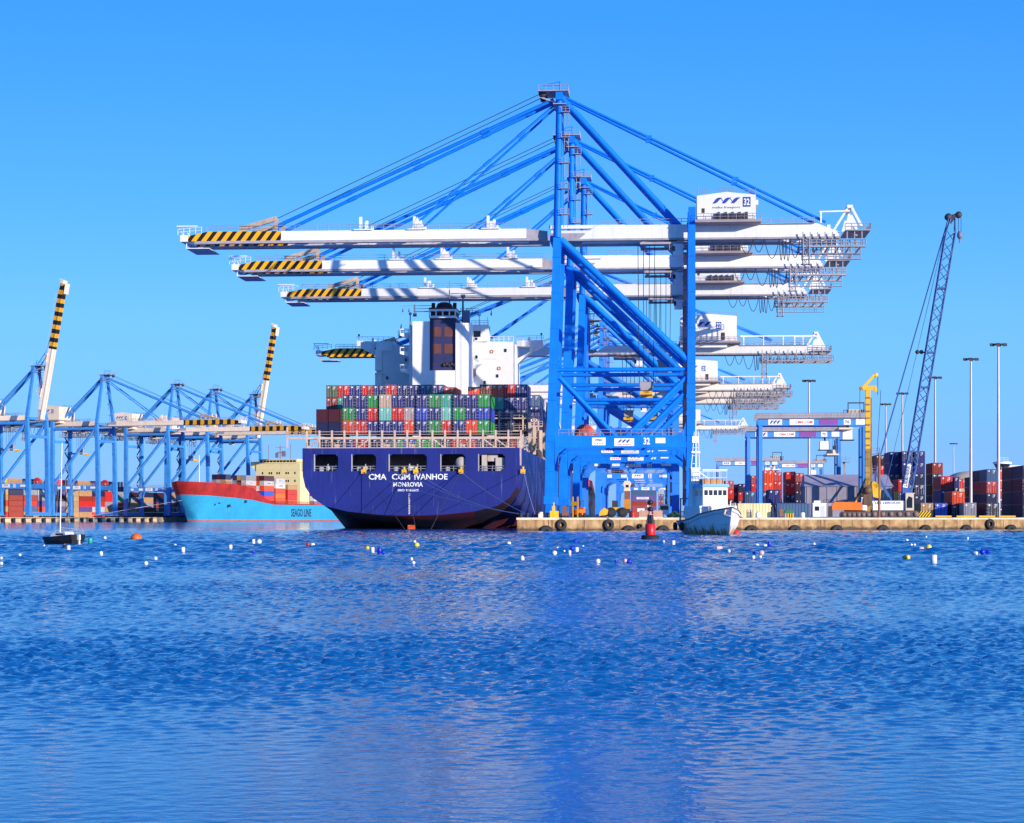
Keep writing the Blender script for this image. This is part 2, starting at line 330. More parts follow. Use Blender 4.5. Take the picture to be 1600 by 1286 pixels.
def quay_stone():
    # old concrete: rust and dirt running down, a dark weedy tide band at the waterline, vertical pour joints
    m = bpy.data.materials.new('quay_concrete_stained'); m.use_nodes = True; n, l = m.node_tree.nodes, m.node_tree.links; b = n['Principled BSDF']; b.inputs['Roughness'].default_value = .9
    tc = n.new('ShaderNodeTexCoord'); sp = n.new('ShaderNodeSeparateXYZ'); l.new(tc.outputs['Object'], sp.inputs[0])
    def noise(s, scale, det):
        mp = n.new('ShaderNodeMapping'); mp.inputs['Scale'].default_value = s; l.new(tc.outputs['Object'], mp.inputs['Vector'])
        t = n.new('ShaderNodeTexNoise'); t.inputs['Scale'].default_value = scale; t.inputs['Detail'].default_value = det; l.new(mp.outputs[0], t.inputs['Vector']); return t.outputs['Fac']
    r = n.new('ShaderNodeValToRGB'); l.new(noise((1, 1, 1), .6, 6), r.inputs['Fac']); r.color_ramp.elements[0].position = .3; r.color_ramp.elements[1].position = .7
    r.color_ramp.elements[0].color = (.27, .145, .055, 1); r.color_ramp.elements[1].color = (.54, .35, .165, 1)
    def over(base, fac, c):
        mx = n.new('ShaderNodeMix'); mx.data_type = 'RGBA'; l.new(fac, mx.inputs['Factor']); l.new(base, mx.inputs['A']); mx.inputs['B'].default_value = c; return mx.outputs['Result']
    def ramp(f, a, bq, top=1.0):
        q = n.new('ShaderNodeMapRange'); q.inputs['From Min'].default_value = a; q.inputs['From Max'].default_value = bq; q.inputs['To Max'].default_value = top; l.new(f, q.inputs['Value']); return q.outputs[0]
    out = over(r.outputs['Color'], ramp(noise((1, 1, .12), 1.4, 5), .52, .68, .8), (.16, .07, .03, 1))
    ad = n.new('ShaderNodeMath'); ad.operation = 'MULTIPLY_ADD'; ad.inputs[1].default_value = 1.5; l.new(noise((.5, .5, .5), 1.6, 5), ad.inputs[0])
    ng = n.new('ShaderNodeMath'); ng.operation = 'MULTIPLY'; ng.inputs[1].default_value = -1; l.new(sp.outputs[2], ng.inputs[0]); l.new(ng.outputs[0], ad.inputs[2])
    out = over(out, ramp(ad.outputs[0], .05, .55, .9), (.05, .035, .02, 1))
    fr = n.new('ShaderNodeMath'); fr.operation = 'PINGPONG'; fr.inputs[1].default_value = 3.1; l.new(sp.outputs[0], fr.inputs[0])
    lt = n.new('ShaderNodeMath'); lt.operation = 'LESS_THAN'; lt.inputs[1].default_value = .07; l.new(fr.outputs[0], lt.inputs[0])
    out = over(out, lt.outputs[0], (.12, .07, .04, 1)); l.new(out, b.inputs['Base Color'])
    bp = n.new('ShaderNodeBump'); bp.inputs['Strength'].default_value = .6; bp.inputs['Distance'].default_value = .12; l.new(noise((1, 1, 1), 2.5, 6), bp.inputs['Height']); l.new(bp.outputs[0], b.inputs['Normal'])
    return m
def quays():
    # near terminal: a sheet of quay with its end wall towards the camera and its long wall along the ship
    pl = [at(808, 0, quay_front(808)), at(1900, 0, quay_front(1900)), Vector((900, 420, 0)), Vector((900, 2600, 0))]
    Yf = 2600; pl.append(Vector((rail(Yf)-2.4, Yf, 0)))
    mb = MB(); mb.prism([(p.x, p.y) for p in pl], -3, QZ-.35, 0, 'z')
    tag(mb.build('quay', quay_stone()), kind='structure')
    cp = MB(); q = [(p.x, p.y) for p in pl]
    cp.prism([(q[0][0]-.12, q[0][1]-.12), (q[1][0], q[1][1]-.12), q[2], q[3], (q[4][0]-.12, q[4][1])], QZ-.35, QZ, 0, 'z')
    tag(cp.build('quay_pavement', paint('coping', (.64, .52, .38), .85, .2, .4, '#6a4a30')), kind='structure')
    b = Vector((-209, 922, 0)); sea = Vector((.948, -.317, 0)); dc = Vector((.317, .948, 0)); e = b+sea*4
    pts = [e-dc*260, e+dc*620, e+dc*620-sea*900, e-dc*260-sea*900]
    mb = MB(); mb.prism([(p.x, p.y) for p in pts], -3, QZ, 0, 'z')
    tag(mb.build('far_quay', CONCL), kind='structure')
quays()
# ------------------------------------------------------------------ ship-to-shore cranes
def crane_points_near():
    X0, Y0 = rail(402), 402.0
    def I(px, py, v=0.0):
        k = (px-800)/S; u = (k*(Y0+v*cT)-X0-v*sT)/(cT+k*sT); Y = Y0-u*sT+v*cT
        return u, HC+(YH-py)/S*Y-QZ
    P = dict(I=I)
    P['sea'] = [(I(858.2, 776), 1.75), (I(860.2, 690), 1.7), (I(863.5, 600), 1.6), (I(870.5, 372), 1.45)]
    P['land'] = [(I(1079.5, 790), 1.8), (I(1080, 690), 1.75), (I(1080.3, 600), 1.6), (I(1081, 324), 1.35)]
    P['beam'] = (I(900, 700)[1], I(900, 681)[1])
    P['tube'] = I(900, 578)[1]; P['vee'] = (I(874, 590), I(970, 683), I(1071, 590))
    P['diag'] = (I(876, 374), I(1074, 563)); P['apex'] = I(874.5, 149, 6)
    P['boom'] = (I(600, 377, 3.4)[1], I(600, 360, 3.4)[1]); P['tip'] = I(290, 370, 3.4)[0]; P['tipend'] = I(440, 370, 3.4)[0]
    P['hinge'] = I(858, 370, 3.4)[0]; P['rear'] = I(1312, 370, 3.4)[0]; P['groot'] = I(905, 370, 3.4)[0]
    P['gird'] = (I(1000, 374, 3.4)[1], I(1000, 352, 3.4)[1])
    P['back'] = (I(1066, 352), ); P['tie'] = I(1290, 347, 3.4); P['fore'] = [(I(436, 352, 3.4)), (I(655, 346, 3.4))]
    P['posts'] = [I(568, 340, 3.4)[0], I(652, 340, 3.4)[0], I(767, 340, 3.4)[0]]
    P['house'] = (I(1089, 343, -.6)[0], I(1181, 343, -.6)[0], I(1100, 344, -.6)[1], I(1100, 303, -.6)[1])
    P['gantry'] = (I(1253, 378)[0], I(1354, 378)[0]); P['trolley'] = (I(1000, 380)[0], I(1078, 380)[0])
    P['spread'] = (I(1010, 618, 8)); P['D'] = 14.5; P['frame'] = I(1330, 330)[0]
    return P
def crane_points_older():
    G = 24.5
    P = {}
    P['sea'] = [((0, 2.2), 1.9), ((0, 12), 1.9), ((.3, 30), 1.7), ((.8, 44), 1.4)]
    P['land'] = [((G, 2.2), 1.9), ((G, 12), 1.9), ((G, 30), 1.7), ((G, 45.5), 1.4)]
    P['beam'] = (13.0, 15.0); P['tube'] = 30.0; P['vee'] = ((1, 29), (12, 15), (23.4, 29))
    P['diag'] = ((1.4, 41), (G-.8, 27)); P['apex'] = (1.0, 67)
    P['boom'] = (43.4, 45.4); P['tip'] = -71.0; P['tipend'] = -45.0; P['hinge'] = -2.0; P['rear'] = 64.5; P['groot'] = 2.5
    P['gird'] = (43.4, 45.6); P['back'] = ((G-1, 46), ); P['tie'] = (50, 47); P['fore'] = [(-50, 46), (-27, 46)]
    P['posts'] = [-56, -30, -14]; P['house'] = (G+1.2, G+16, 46.4, 53.2); P['gantry'] = (47, 66); P['trolley'] = (8, 17)
    P['spread'] = (12.0, 26.0); P['D'] = 16.0; P['frame'] = 61.5
    return P
def crane(label, group, loc, rz, P, num, blue, white, hz, raised=0.0, signside=-1, full=True, spread=None, small=False, bogie=True):
    D = P['D']; g1, g2 = (3.4, 11.1) if full else (7.1, 8.9) if raised else (6.0, 10.0)
    root = thing('quay_crane', label, 'crane', loc, rz, group)
    for v in (0.0, D):
        for key in ('sea', 'land'):
            mb = MB(); pts = P[key]
            for (a, wa), (b, wb) in zip(pts, pts[1:]):
                mb.bar((a[0], v, a[1]), (b[0], v, b[1]), wa, 1.7, 0, wb, 1.5)
            for zz in range(9, int(pts[-1][0][1])-1, 7):      # bolted joints, a cable tray on the side
                for (a, wa), (b, wb) in zip(pts, pts[1:]):
                    if a[1] <= zz < b[1]:
                        t = (zz-a[1])/(b[1]-a[1]); uu = a[0]+(b[0]-a[0])*t; ww = wa+(wb-wa)*t
                        mb.box(uu-ww/2-.05, v-.93, zz, uu+ww/2+.05, v+.93, zz+.16)
            sd2 = 1 if key == 'sea' else -1; (a, wa), (b, wb) = pts[2], pts[3]
            mb.bar((a[0]+sd2*(wa/2+.08), v-.3, a[1]), (b[0]+sd2*(wb/2+.08), v-.3, b[1]-1), .12, .4)
            # plates where the leg meets the portal beam
            u, z0, z1 = pts[1][0][0], *P['beam']; sg = 1 if key == 'sea' else -1
            for zz, s2 in ((z0, -1), (z1, 1)):
                mb.prism([(u+sg*.9, zz-s2*.4), (u+sg*3.0, zz), (u+sg*1.5, zz+s2*1.1), (u+sg*.9, zz+s2*3.2)], v-.62, v+.62)
            mb.build('leg', blue, root)
        ul, ur = P['sea'][1][0][0], P['land'][1][0][0]
        mb = MB(); mb.box(ul+.9, v-.7, P['beam'][0], ur-.9, v+.7, P['beam'][1])
        for k in range(5): mb.box(ul+3+k*4.4, v-.74, P['beam'][0]-.18, ul+3.25+k*4.4, v+.74, P['beam'][0]+.02)
        beam = mb.build('portal_beam', blue, root)
        mr = MB(); mr.rail((ul+1.6, v-.6 if v == 0 else v+.6, P['beam'][1]), (ur-1.6, v-.6 if v == 0 else v+.6, P['beam'][1]), 1.2, 1.9, .05)
        mr.build('handrail', STEEL, beam)
        if P['vee']:
            mb = MB(); mb.tube((P['sea'][2][0][0]+.6, v, P['tube']), (P['land'][2][0][0]-.6, v, P['tube']), .42); mb.build('cross_tube', blue, root)
            a, b, c = P['vee']; pairs = ((a, (b[0]-.5, b[1]-.4)), (c, (b[0]+.5, b[1]-.4)))
        else:
            mb = MB(); mb.tube((P['sea'][3][0][0]+.6, v, P['gird'][0]-1.6), (P['land'][3][0][0]-.6, v, P['gird'][0]-1.6), .75, n=10); mb.build('cross_tube', blue, root); pairs = ()
        for p, q in pairs:
            mb = MB(); mb.tube((p[0], v, p[1]), (q[0], v, q[1]), .48, n=10); mb.build('vee_brace', blue, root)
        p, q = P['diag']
        mb = MB(); mb.tube((p[0], v, p[1]), (q[0], v, q[1]), .70, n=12); mb.build('diagonal_brace', blue, root)
        dx, dz = q[0]-p[0], q[1]-p[1]
        if v > 0 or not full: continue
        mb = MB(); mb.tube((p[0]+dx*.36-.75, v+1.0, p[1]+dz*.36-.75), (p[0]+dx*.97-.75, v+1.0, p[1]+dz*.97-.75), .34, n=8)
        for t in (.4, .55, .7, .85): mb.bar((p[0]+dx*t, v+.3, p[1]+dz*t), (p[0]+dx*t-.75, v+1, p[1]+dz*t-.75), .2)
        mb.build('stair_tube', blue, root)
    # along the quay: sill beams, ties, bogies
    for key in ('sea', 'land'):
        u, z = P[key][0][0]
        mb = MB(); mb.box(u-1.0, -1.2, z-1.5, u+1.0, D+1.2, z+.05); mb.build('sill_beam', blue, root)
        if bogie:
            for v in (0, D):
                mb = MB(); mb.prism([(v-3.6, 1.0), (v-2.6, z-1.55), (v+2.6, z-1.55), (v+3.6, 1.0)], u-.55, u+.55, 0, 'x')
                bg_ = mb.build('bogie', blue, root)
                for k in range(4):
                    mb = MB(); mb.lathe((u-.28, v-3+k*2, .42), [(0, 0), (.42, 0), (.42, .56), (0, .56)], 12, 0, 'x'); mb.build('wheel', DARK, bg_)
        for zz in (P[key][2][0][1]+6, (P[key][3][0][1] if key == 'sea' else P['gird'][0]-1.2)):
            uu = P[key][2][0][0]
            mb = MB(); mb.bar((uu, .8, zz), (uu, D-.8, zz), 1.1, 1.2); mb.build('tie_beam', blue, root)
    # mast: two posts that lean together, platforms, ladder, jib
    ax, az = P['apex']; u, z = P['sea'][3][0]
    for v0, v1 in ((0, D/2-2), (D, D/2+2)):
        mb = MB(); mb.bar((u, v0, z), (ax, v1, az), 1.4, 1.4, 0, 1.0, 1.0) if not full else mb.tube((u, v0, z), (ax, v1, az), .78, n=12, r2=.62)
        mb.build('mast', blue, root)
    mb = MB(); mb.box(ax-.7, D/2-3.2, az-1.2, ax+.7, D/2+3.2, az+.4); mb.build('mast_head', blue, root)
    mb = MB(); mb.box(ax-4.2, D/2-3.6, az+.45, ax+1.8, D/2+3.6, az+.6); mb.box(ax-1.2, D/2-3.8, az-2.2, ax+1.4, D/2+3.8, az-2.05)
    mb.rail((ax-4.1, D/2-3.5, az+.6), (ax+1.7, D/2-3.5, az+.6), 1.1, 1.2); mb.rail((ax+1.7, D/2-3.5, az+.6), (ax+1.7, D/2+3.5, az+.6), 1.1, 1.2)
    mb.bar((ax-4, D/2-2, az-.4), (ax-.6, D/2-2, az-1.6), .3); mb.bar((ax-4, D/2+2, az-.4), (ax-.6, D/2+2, az-1.6), .3)
    ph = mb.build('mast_platform', STEEL, root)
    mb = MB(); mb.tube((ax, D/2, az+.6), (ax, D/2, az+3), .14, 0, 6); mb.bar((ax, D/2, az+3), (ax-3.3, D/2, az+2.3), .12); mb.bar((ax, D/2, az+2.2), (ax-3.3, D/2, az+2.2), .14)
    mb.build('service_jib', blue, ph)
    for v in (D/2-2, D/2+2):
        mb = MB(); mb.lathe((ax-3.4, v-.25, az+.2), [(0, 0), (.75, 0), (.75, .5), (0, .5)], 14, 0, 'y'); mb.build('rope_sheave', DARK, ph)
    zz = z+2
    while zz < az-4:
        mb = MB()
        t = (zz-z)/(az-z); v = D/2*t*.7
        mb.tube((u+1.3, v-.3, zz), (u+1.3, v-.3, zz+2.6), .06, 0, 4); mb.tube((u+2.1, v-.3, zz), (u+2.1, v-.3, zz+2.6), .06, 0, 4)
        mb.box(u+.6, v-.9, zz+2.6, u+2.4, v+.6, zz+2.72); mb.rail((u+.7, v-.8, zz+2.7), (u+2.3, v-.8, zz+2.7), 1, .8, .05); zz += 5.2
        mb.build('ladder', STEEL, root)
    # stays
    bu, bz = P['back'][0]
    for v0, v1 in ((D/2-1.2, D/2-1.6), (D/2+1.2, D/2+1.6)):
        mb = MB(); mb.tube((ax+.4, v0, az-.6), (bu, v1, bz), .66 if full else .55, n=10); mb.build('back_brace', blue, root)
    tu, tz = P['tie']
    for v0, v1 in (((D/2-1.2, g1), (D/2+1.2, g2)) if P['vee'] else ()):
        mb = MB(); mb.tube((ax+.6, v0, az-.2), (tu, v1, tz), .3, n=6)
        for t in (.33, .66): c = Vector((ax+.6, v0, az-.2)).lerp(Vector((tu, v1, tz)), t); mb.box(c.x-.6, c.y-.3, c.z-.32, c.x+.6, c.y+.3, c.z+.36)
        mb.build('back_stay', blue, root)
    # fixed girders landward
    z0, z1 = P['gird']; h = z1-z0
    for v in (g1, g2):
        mb = MB(); r0, r1 = P['groot'], P['rear']
        mb.prism([(r0, z0+.15), (r0+3.4, z1), (r1-4.5, z1), (r1, z0+1.0), (r1, z0+.15)], v-.6, v+.6, 0)
        mb.box(P['hinge'], v-.45, z1-.6, r0+9, v+.45, z1+.1, 0) if full else None
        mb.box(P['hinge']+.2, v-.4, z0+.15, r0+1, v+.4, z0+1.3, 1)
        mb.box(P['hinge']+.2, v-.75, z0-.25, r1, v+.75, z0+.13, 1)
        gd = mb.build('fixed_girder', [white, STEEL], root)
        mr = MB(); vv = v-.8 if v == g1 else v+.8
        mr.rail((r0+4, vv, z1), (P['house'][0]-1, vv, z1), 1.1, 2.0); mr.build('handrail', STEEL, gd); mr = MB()
        mr.rail((P['house'][1]+1, vv, z1), (r1-5, vv, z1), 1.1, 2.0); mr.box(P['house'][1]+1, vv-.35, z1-.12, r1-5, vv+.35, z1-.02); mr.build('handrail', STEEL, gd)
    mb = MB()
    n = int((P['rear']-P['groot'])/9)
    for k in range(n+1): uu = P['groot']+4+k*9; mb.box(uu-.3, g1+.6, z1-.9, uu+.3, g2-.6, z1-.2)
    mb.build('girder_tie', white, root)
    # machinery house
    a, b, h0, h1 = P['house']; y0, y1 = (-.6, D+.6) if full else (.8, D-.8)
    mb = MB()
    mb.prism([(a, h0), (b, h0), (b, h1-.25), (a*.5+b*.5, h1+.35), (a, h1-.35)], y0, y1, 0)
    if full:
        mb.box(b+.01, y0+.5, h0+3, b+.5, y1-1, h1-1.2); mb.box(a+.9, y0-.04, h0+1.4, a+1.5, y0+.01, h0+2.3, 1)
        lo = Vector((a+(b-a)*.5, y0-.05, h0+(h1-h0)*.74)); right, up = X, Z
        mb.logo(lo, right, up, (b-a)*.47, (h1-h0)*.22, 2)
        mb.text('malta freeport', lo-Z*(h1-h0)*.27, right, up, (h1-h0)*.11, 3, w=(b-a)*.47, bold=0)
        c = Vector((a+(b-a)*.845, y0-.05, h0+(h1-h0)*.68)); mb.quad2([(-.75, -.95), (.75, -.95), (.75, .95), (-.75, .95)], c, right, up, 2)
        mb.text(num, c-Vector((0, .03, 0)), right, up, 1.35, 4, w=1.15, bold=.03)
    else:
        sgn = signside; yy = y0-.05 if sgn < 0 else y1+.05; right = X if sgn < 0 else -X
        lo = Vector((a+(b-a)*(.36 if sgn < 0 else .64), yy, h0+(h1-h0)*.66))
        mb.logo(lo, right, Z, (b-a)*.38, (h1-h0)*.17, 2); mb.text('malta freeport', lo-Z*1.3, right, Z, .5, 3, w=(b-a)*.36, bold=0)
        c = Vector((a+(b-a)*(.68 if sgn < 0 else .32), yy, h0+(h1-h0)*.6)); mb.quad2([(-.7, -.9), (.7, -.9), (.7, .9), (-.7, .9)], c, right, Z, 2)
        mb.text(num, c+Vector((0, .03*sgn, 0)), right, Z, 1.3, 4, w=1.1, bold=.02)
        mb.box(a, y0+.8, h0-1.6, b-2.5, y1-.8, h0-.01)
    hs_ = mb.build('machinery_house', [white, DARK, INK, INKB, LETW], root)
    mr = MB(); mr.rail((a, y0, h1-.2), ((a+b)/2+.01, y0, h1+.35), .7, 1.4, .04); mr.build('roof_rail', STEEL, hs_); mr = MB(); mr.rail(((a+b)/2, y0, h1+.35), (b, y0, h1-.2), .7, 1.4, .04)
    mr.tube((a+.2, y0, h1), (a+.2, y0, h1+1.6), .05, 0, 4); mr.tube((b-.1, y0, h1-.3), (b-.1, y0, h1+.9), .07, 0, 4); mr.build('roof_rail', STEEL, hs_)
    mb = MB(); mb.box(a-.4, y0-1.2, h0-.55, b+1.0, y1+1.2, h0-.05); mb.rail((a-.3, y0-1.1, h0), (b+.9, y0-1.1, h0), 1.1, 1.5)
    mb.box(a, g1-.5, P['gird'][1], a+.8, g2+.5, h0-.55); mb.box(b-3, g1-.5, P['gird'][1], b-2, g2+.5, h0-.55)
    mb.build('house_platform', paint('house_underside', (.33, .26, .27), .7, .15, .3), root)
    if full:
        for k in range(5):
            mb = MB(); uu = a+(b-a)*(.345+.118*k); mb.box(uu, y0-.75, h0+.1, uu+.52, y0-.02, h0+1.45); mb.box(uu-.5, y0-.6, h0+.1, uu-.08, y0-.02, h0+.95)
            mb.build('air_conditioner', DARK, hs_)
    else:
        mb = MB(); mb.box(a+(b-a)*.72, y0-.06, h0+.3, a+(b-a)*.79, y0-.01, h0+2.2); mb.build('door', DARK, hs_)
    # boom: a part of its own that turns about its hinge
    hx = P['hinge']; z0, z1 = P['boom']; hg = (hx, 0, z0)
    te = P['tipend']-hx; tp = P['tip']-hx; bh = z1-z0
    rot = (0, R(raised), 0)
    pts_hinge = hx
    for v in (g1, g2):
        mb = MB(); mb.box(te+.0, v-.55, .3, -4.5, v+.55, bh, 0)
        mb.prism([(-4.5, .3), (-.3, .3), (-.3, bh*.75), (-4.5, bh)], v-.5, v+.5, 1)
        mb.prism([(te-.01, .3), (te-.01, bh), (tp+4.5, bh), (tp+.6, bh*.62), (tp, .3)], v-.56, v+.56, 2)
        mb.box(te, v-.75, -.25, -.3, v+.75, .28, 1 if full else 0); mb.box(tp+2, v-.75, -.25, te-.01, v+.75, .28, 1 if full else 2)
        bm_ = mb.build('boom_girder', [white, STEEL, hz], root, hg, rot)
        mr = MB(); vv = v-.75 if v == g1 else v+.75
        mr.rail((tp+4.5, vv, bh), (-4, vv, bh), 1.1, 2.2, .05); mr.build('handrail', STEEL, bm_)
    mb = MB(); n = int(-tp/10)
    for k in range(n): uu = tp+6+k*10; mb.box(uu-.3, g1+.5, bh-.9, uu+.3, g2-.5, bh-.3)
    mb.build('boom_tie', white, root, hg, rot)
    mb = MB(); mb.box(tp-.9, g1-.9, .2, tp+.6, g2+.9, 1.5); mb.bar((tp-.3, g1, 1.4), (tp-1.4, g1, 3.2), .16); mb.bar((tp-.3, g2, 1.4), (tp-1.4, g2, 3.2), .16)
    mb.rail((tp-1.4, g1-.8, 1.5), (tp+3.4, g1-.8, 1.9), 1.2, 1.0, .06); mb.bar((tp-1.6, g1-.8, 3.3), (tp+2.6, g1-.8, 3.3), .2)
    mb.box(tp+.3, g1-1, -1.25, tp+5, g2+1, -1.1); mb.bar((tp+.4, g1-.8, -.2), (tp+.4, g1-.8, -1.2), .16)
    mb.build('boom_end_platform', white, root, hg, rot)
    for k, pu in enumerate(P['posts']):
        pu -= hx
        for v in (g1, g2):
            mb = MB()
            mb.bar((pu-.55, v, bh), (pu-.55, v, bh+2.7), .55, .4); mb.bar((pu+.7, v, bh), (pu+.7, v, bh+1.9), .5, .4)
            if k == 1: mb.prism([(pu-1.2, bh), (pu+1.4, bh), (pu, bh+2.6)], v-.3, v+.3)
            mb.box(pu-1.8, v-1.1, bh-.02, pu+1.9, v+.8, bh+.16)
            mb.build('sheave_bracket', white, root, hg, rot)
    # forestays
    if raised:
        for v0, v in ((D/2-1.5, g1), (D/2+1.5, g2)):
            A = Vector((ax-.6, v0, az-.3)); ca, sa = math.cos(R(raised)), math.sin(R(raised))
            for fu, fz in P['fore']:
                L = hx-fu; tgt = Vector((hx-L*ca-bh*sa*-1, v, z0+L*sa)); mid = A.lerp(tgt, .45)+Vector((-1.6 if fz else 0, 0, 0))
                mb = MB(); mb.tube(A, mid, .2, 0, 6); mb.tube(mid, tgt, .2, 0, 6); mb.build('fore_stay', blue, root)
    else:
        for v0, v in ((D/2-1.5, g1), (D/2+1.5, g2)):
            for k, (fu, fz) in enumerate(P['fore']):
                A = Vector((ax-(1.2 if k == 0 else .8), v0, az-(.9 if k == 0 else 1.8))); B = Vector((fu, v, max(fz, z1+1.2)))
                mb = MB(); mb.tube(A, B, .36 if k == 0 else .24, 0, 8)
                for t in (.25, .5, .75):
                    c = A.lerp(B, t); d = (B-A).normalized()*.9; mb.tube(c-d, c+d, .46 if k == 0 else .34, 0, 6)
                mb.bar(B, (fu-.4, v, z1), .5, .5); mb.build('fore_stay', blue, root)
        mb = MB()
        for v0, v in ((D/2-2, g1+1), (D/2+2, g2-1)):
            mb.path([Vector((ax-3.6, v0, az+.3)), Vector((P['fore'][0][0]-3, v, z1+1.6))], .07, 0, 4)
        mb.build('hoist_rope', DARK, root)
        fu = P['fore'][0][0]
        for v in (g1, g2):
            mb = MB(); mb.bar((fu-6.5, v, z1+.9), (fu-.5, v, z1+2.6), .7, .9); mb.box(fu-8, v-.4, z1, fu-6.4, v+.4, z1+1.1); mb.box(fu-.9, v-.3, z1, fu-.2, v+.3, z1+2.6)
            mb.build('stay_anchor', paint('anchor_tan', (.50, .36, .26), .6, .2, .4), root)
    # rear end: frame, platforms, festoon gantry
    fr = P['frame']; gz0, gz1 = P['gird']; rr = P['rear']
    mb = MB()
    for v in (g1, g2):
        mb.bar((fr-2.6, v, gz1-.6), (fr-.2, v, gz1+3.2), .5, .4); mb.bar((fr+2.4, v, gz1-.8), (fr+.2, v, gz1+3.4), .6, .5); mb.prism([(fr-.9, gz1-.6), (fr+1.6, gz1-.6), (fr+.5, gz1+1.6), (fr-.3, gz1+1.6)], v-.15, v+.15)
    mb.box(fr-.5, g1-.6, gz1+2.9, fr+.6, g2+.6, gz1+3.5); mb.build('rear_frame', white, root)
    mb = MB(); mb.bar((fr-5.6, g1-.6, gz1), (fr-5.6, g1-.6, gz1+2.2), .28); mb.bar((fr-5.9, g1-.6, gz1+2.2), (fr, g1-.6, gz1+2.3), .26)
    if not full:
        for k in range(4): mb.bar((P['house'][1]+2+k*5.2, g1-.6, gz1), (P['house'][1]+2+k*5.2, g1-.6, gz1+2.4), .25)
        mb.bar((P['house'][1]+1, g1-.6, gz1+2.4), (fr, g1-.6, gz1+2.4), .3)
    mb.build('service_frame', white, root)
    mb = MB(); mb.box(fr-1, g1-1.8, gz1-1.7, fr+3.9, g2+1.8, gz1-1.5); mb.rail((fr-1, g1-1.8, gz1-1.5), (fr+3.9, g1-1.8, gz1-1.5), 1.2, 1.0, .07)
    mb.rail((fr+3.9, g1-1.8, gz1-1.5), (fr+3.9, g2+1.8, gz1-1.5), 1.2, 1.2, .07); mb.bar((fr, g1, gz1-1.5), (fr+1.5, g1, gz0+.3), .3); mb.build('end_platform', STEEL, root)
    a, b = P['gantry']; zz = gz0-.3
    mb = MB()
    for yy in (g1-2.2, g2+1.2):
        mb.box(a, yy, zz-1.85, b, yy+1.2, zz-1.55); mb.rail((a, yy, zz-1.55), (b, yy, zz-1.55), 1.15, .9, .09)
        for k in range(9): uu = a+.3+(b-a-1)*k/8; mb.bar((uu, yy+.6, zz+1.2), (uu, yy+.6, zz-1.7), .2)
    for k in range(6): uu = a+1+(b-a-2)*k/5; mb.bar((uu, g1-1.4, zz-1.75), (uu, g2+1.6, zz-1.75), .22)
    if full:
        mb.box(a, g1-2.2, zz-4.25, b-.9, g1-1.2, zz-4.12); mb.rail((a, g1-2.2, zz-4.12), (b-1, g1-2.2, zz-4.12), 1.0, 1.5, .07); [mb.bar((a+2+k*2.4, g1-1.6, zz-1.8), (a+2+k*2.4, g1-1.6, zz-4.1), .1) for k in range(4)]
    mb.truss((a+.9, g1-1.6, zz), (a+.9, g1-1.6, zz-(5.2 if full else 6.4)), 1.6, 1.2, 1.3, .1); mb.box(a-.1, g1-2.3, zz-5.2, a+1.9, g1-.9, zz-5.05)
    mb.build('festoon_gantry', STEEL, root)
    mb = MB(); uu = P['house'][1]-3; k = 0
    while uu < a-.6:
        w = (2.6, 2.2, 2.9, .7, .6, .8, 1.9, 2.3)[k % 8]; dep = (2.9, 2.6, 3.9, 4.3, 4.1, 4.4, 3.8, 3.5)[k % 8]
        mb.path([(uu+w*t/8, g1-1.3, zz-dep*4*(t/8)*(1-t/8)) for t in range(9)], .075, 0, 4); uu += w; k += 1
    mb.build('festoon_cable', DARK, root)
    # trolley with cab, ropes, head block and spreader
    a, b = P['trolley']; zz = gz0-.35
    mb = MB(); mb.box(a, g1-1.1, zz-.75, b, g1+.6, zz-.35); mb.box(a, g2-.6, zz-.75, b, g2+1.1, zz-.35)
    mb.box(a+.3, g1, zz-.6, a+1.1, g2, zz-.05); mb.box(b-1.1, g1, zz-.6, b-.3, g2, zz-.05); mb.box(b-5, g1+1, zz-.5, b-2.5, g2-1, zz+.4)
    mb.rail((b-4, g1-1, zz-1.9), (b, g1-1, zz-1.9), 1.2, 1.0, .06)
    tr = mb.build('trolley', STEEL, root)
    mb = MB(); mb.box(b-3.3, g1-1.2, zz-3.0, b-1.3, g1+1.3, zz-.76); mb.box(b-3.45, g1-1.3, zz-2.2, b-2.9, g1+1.4, zz-1.2, 1); mb.build('operator_cab', [white, GLASS], tr)
    if spread is not None:
        su, sz = spread; mb = MB()
        for dx in (-1.4, -.5, .5, 1.4):
            for v in (D/2-1.2, D/2+1.2): mb.tube((su+dx, v, sz+2.4), (su+dx*1.2, v, zz-.4), .06, 0, 4, cap=False)
        mb.build('hoist_rope', DARK, root)
        mb = MB(); mb.prism([(su-1.1, sz+.9), (su+1.1, sz+.9), (su+1.35, sz+2.6), (su-1.35, sz+2.6)], D/2-1.6, D/2+1.6, 0); mb.build('head_block', STEEL, root)
        mb = MB(); mb.box(su-1.15, D/2-3, sz, su+1.15, D/2+3, sz+.55); mb.box(su-.5, D/2-6, sz+.1, su+.5, D/2+6, sz+.5)
        for e in (-6, 5.6): mb.box(su-1.22, D/2+e, sz-.2, su+1.22, D/2+e+.4, sz+.5)
        mb.build('spreader', YEL, root)
    # cable reel, stairs, signs
    zb = P['beam'][1]; v = D if signside < 0 else 0; vs = v+.9 if signside < 0 else v-.9
    mb = MB(); c = (6.0, vs, zb+.9)
    mb.lathe(c, [(.5, -.3), (1.95, -.3), (2.05, -.2), (2.05, .2), (1.95, .3), (.5, .3)], 28, 0, 'y'); mb.lathe(c, [(0, -.36), (.55, -.36), (.55, .36), (0, .36)], 14, 1, 'y')
    for k in range(24):
        t = k*math.pi/12; mb.bar((c[0]+.5*math.cos(t), vs-.34, c[2]+.5*math.sin(t)), (c[0]+2.15*math.cos(t), vs-.34, c[2]+2.15*math.sin(t)), .09, .06, 1)
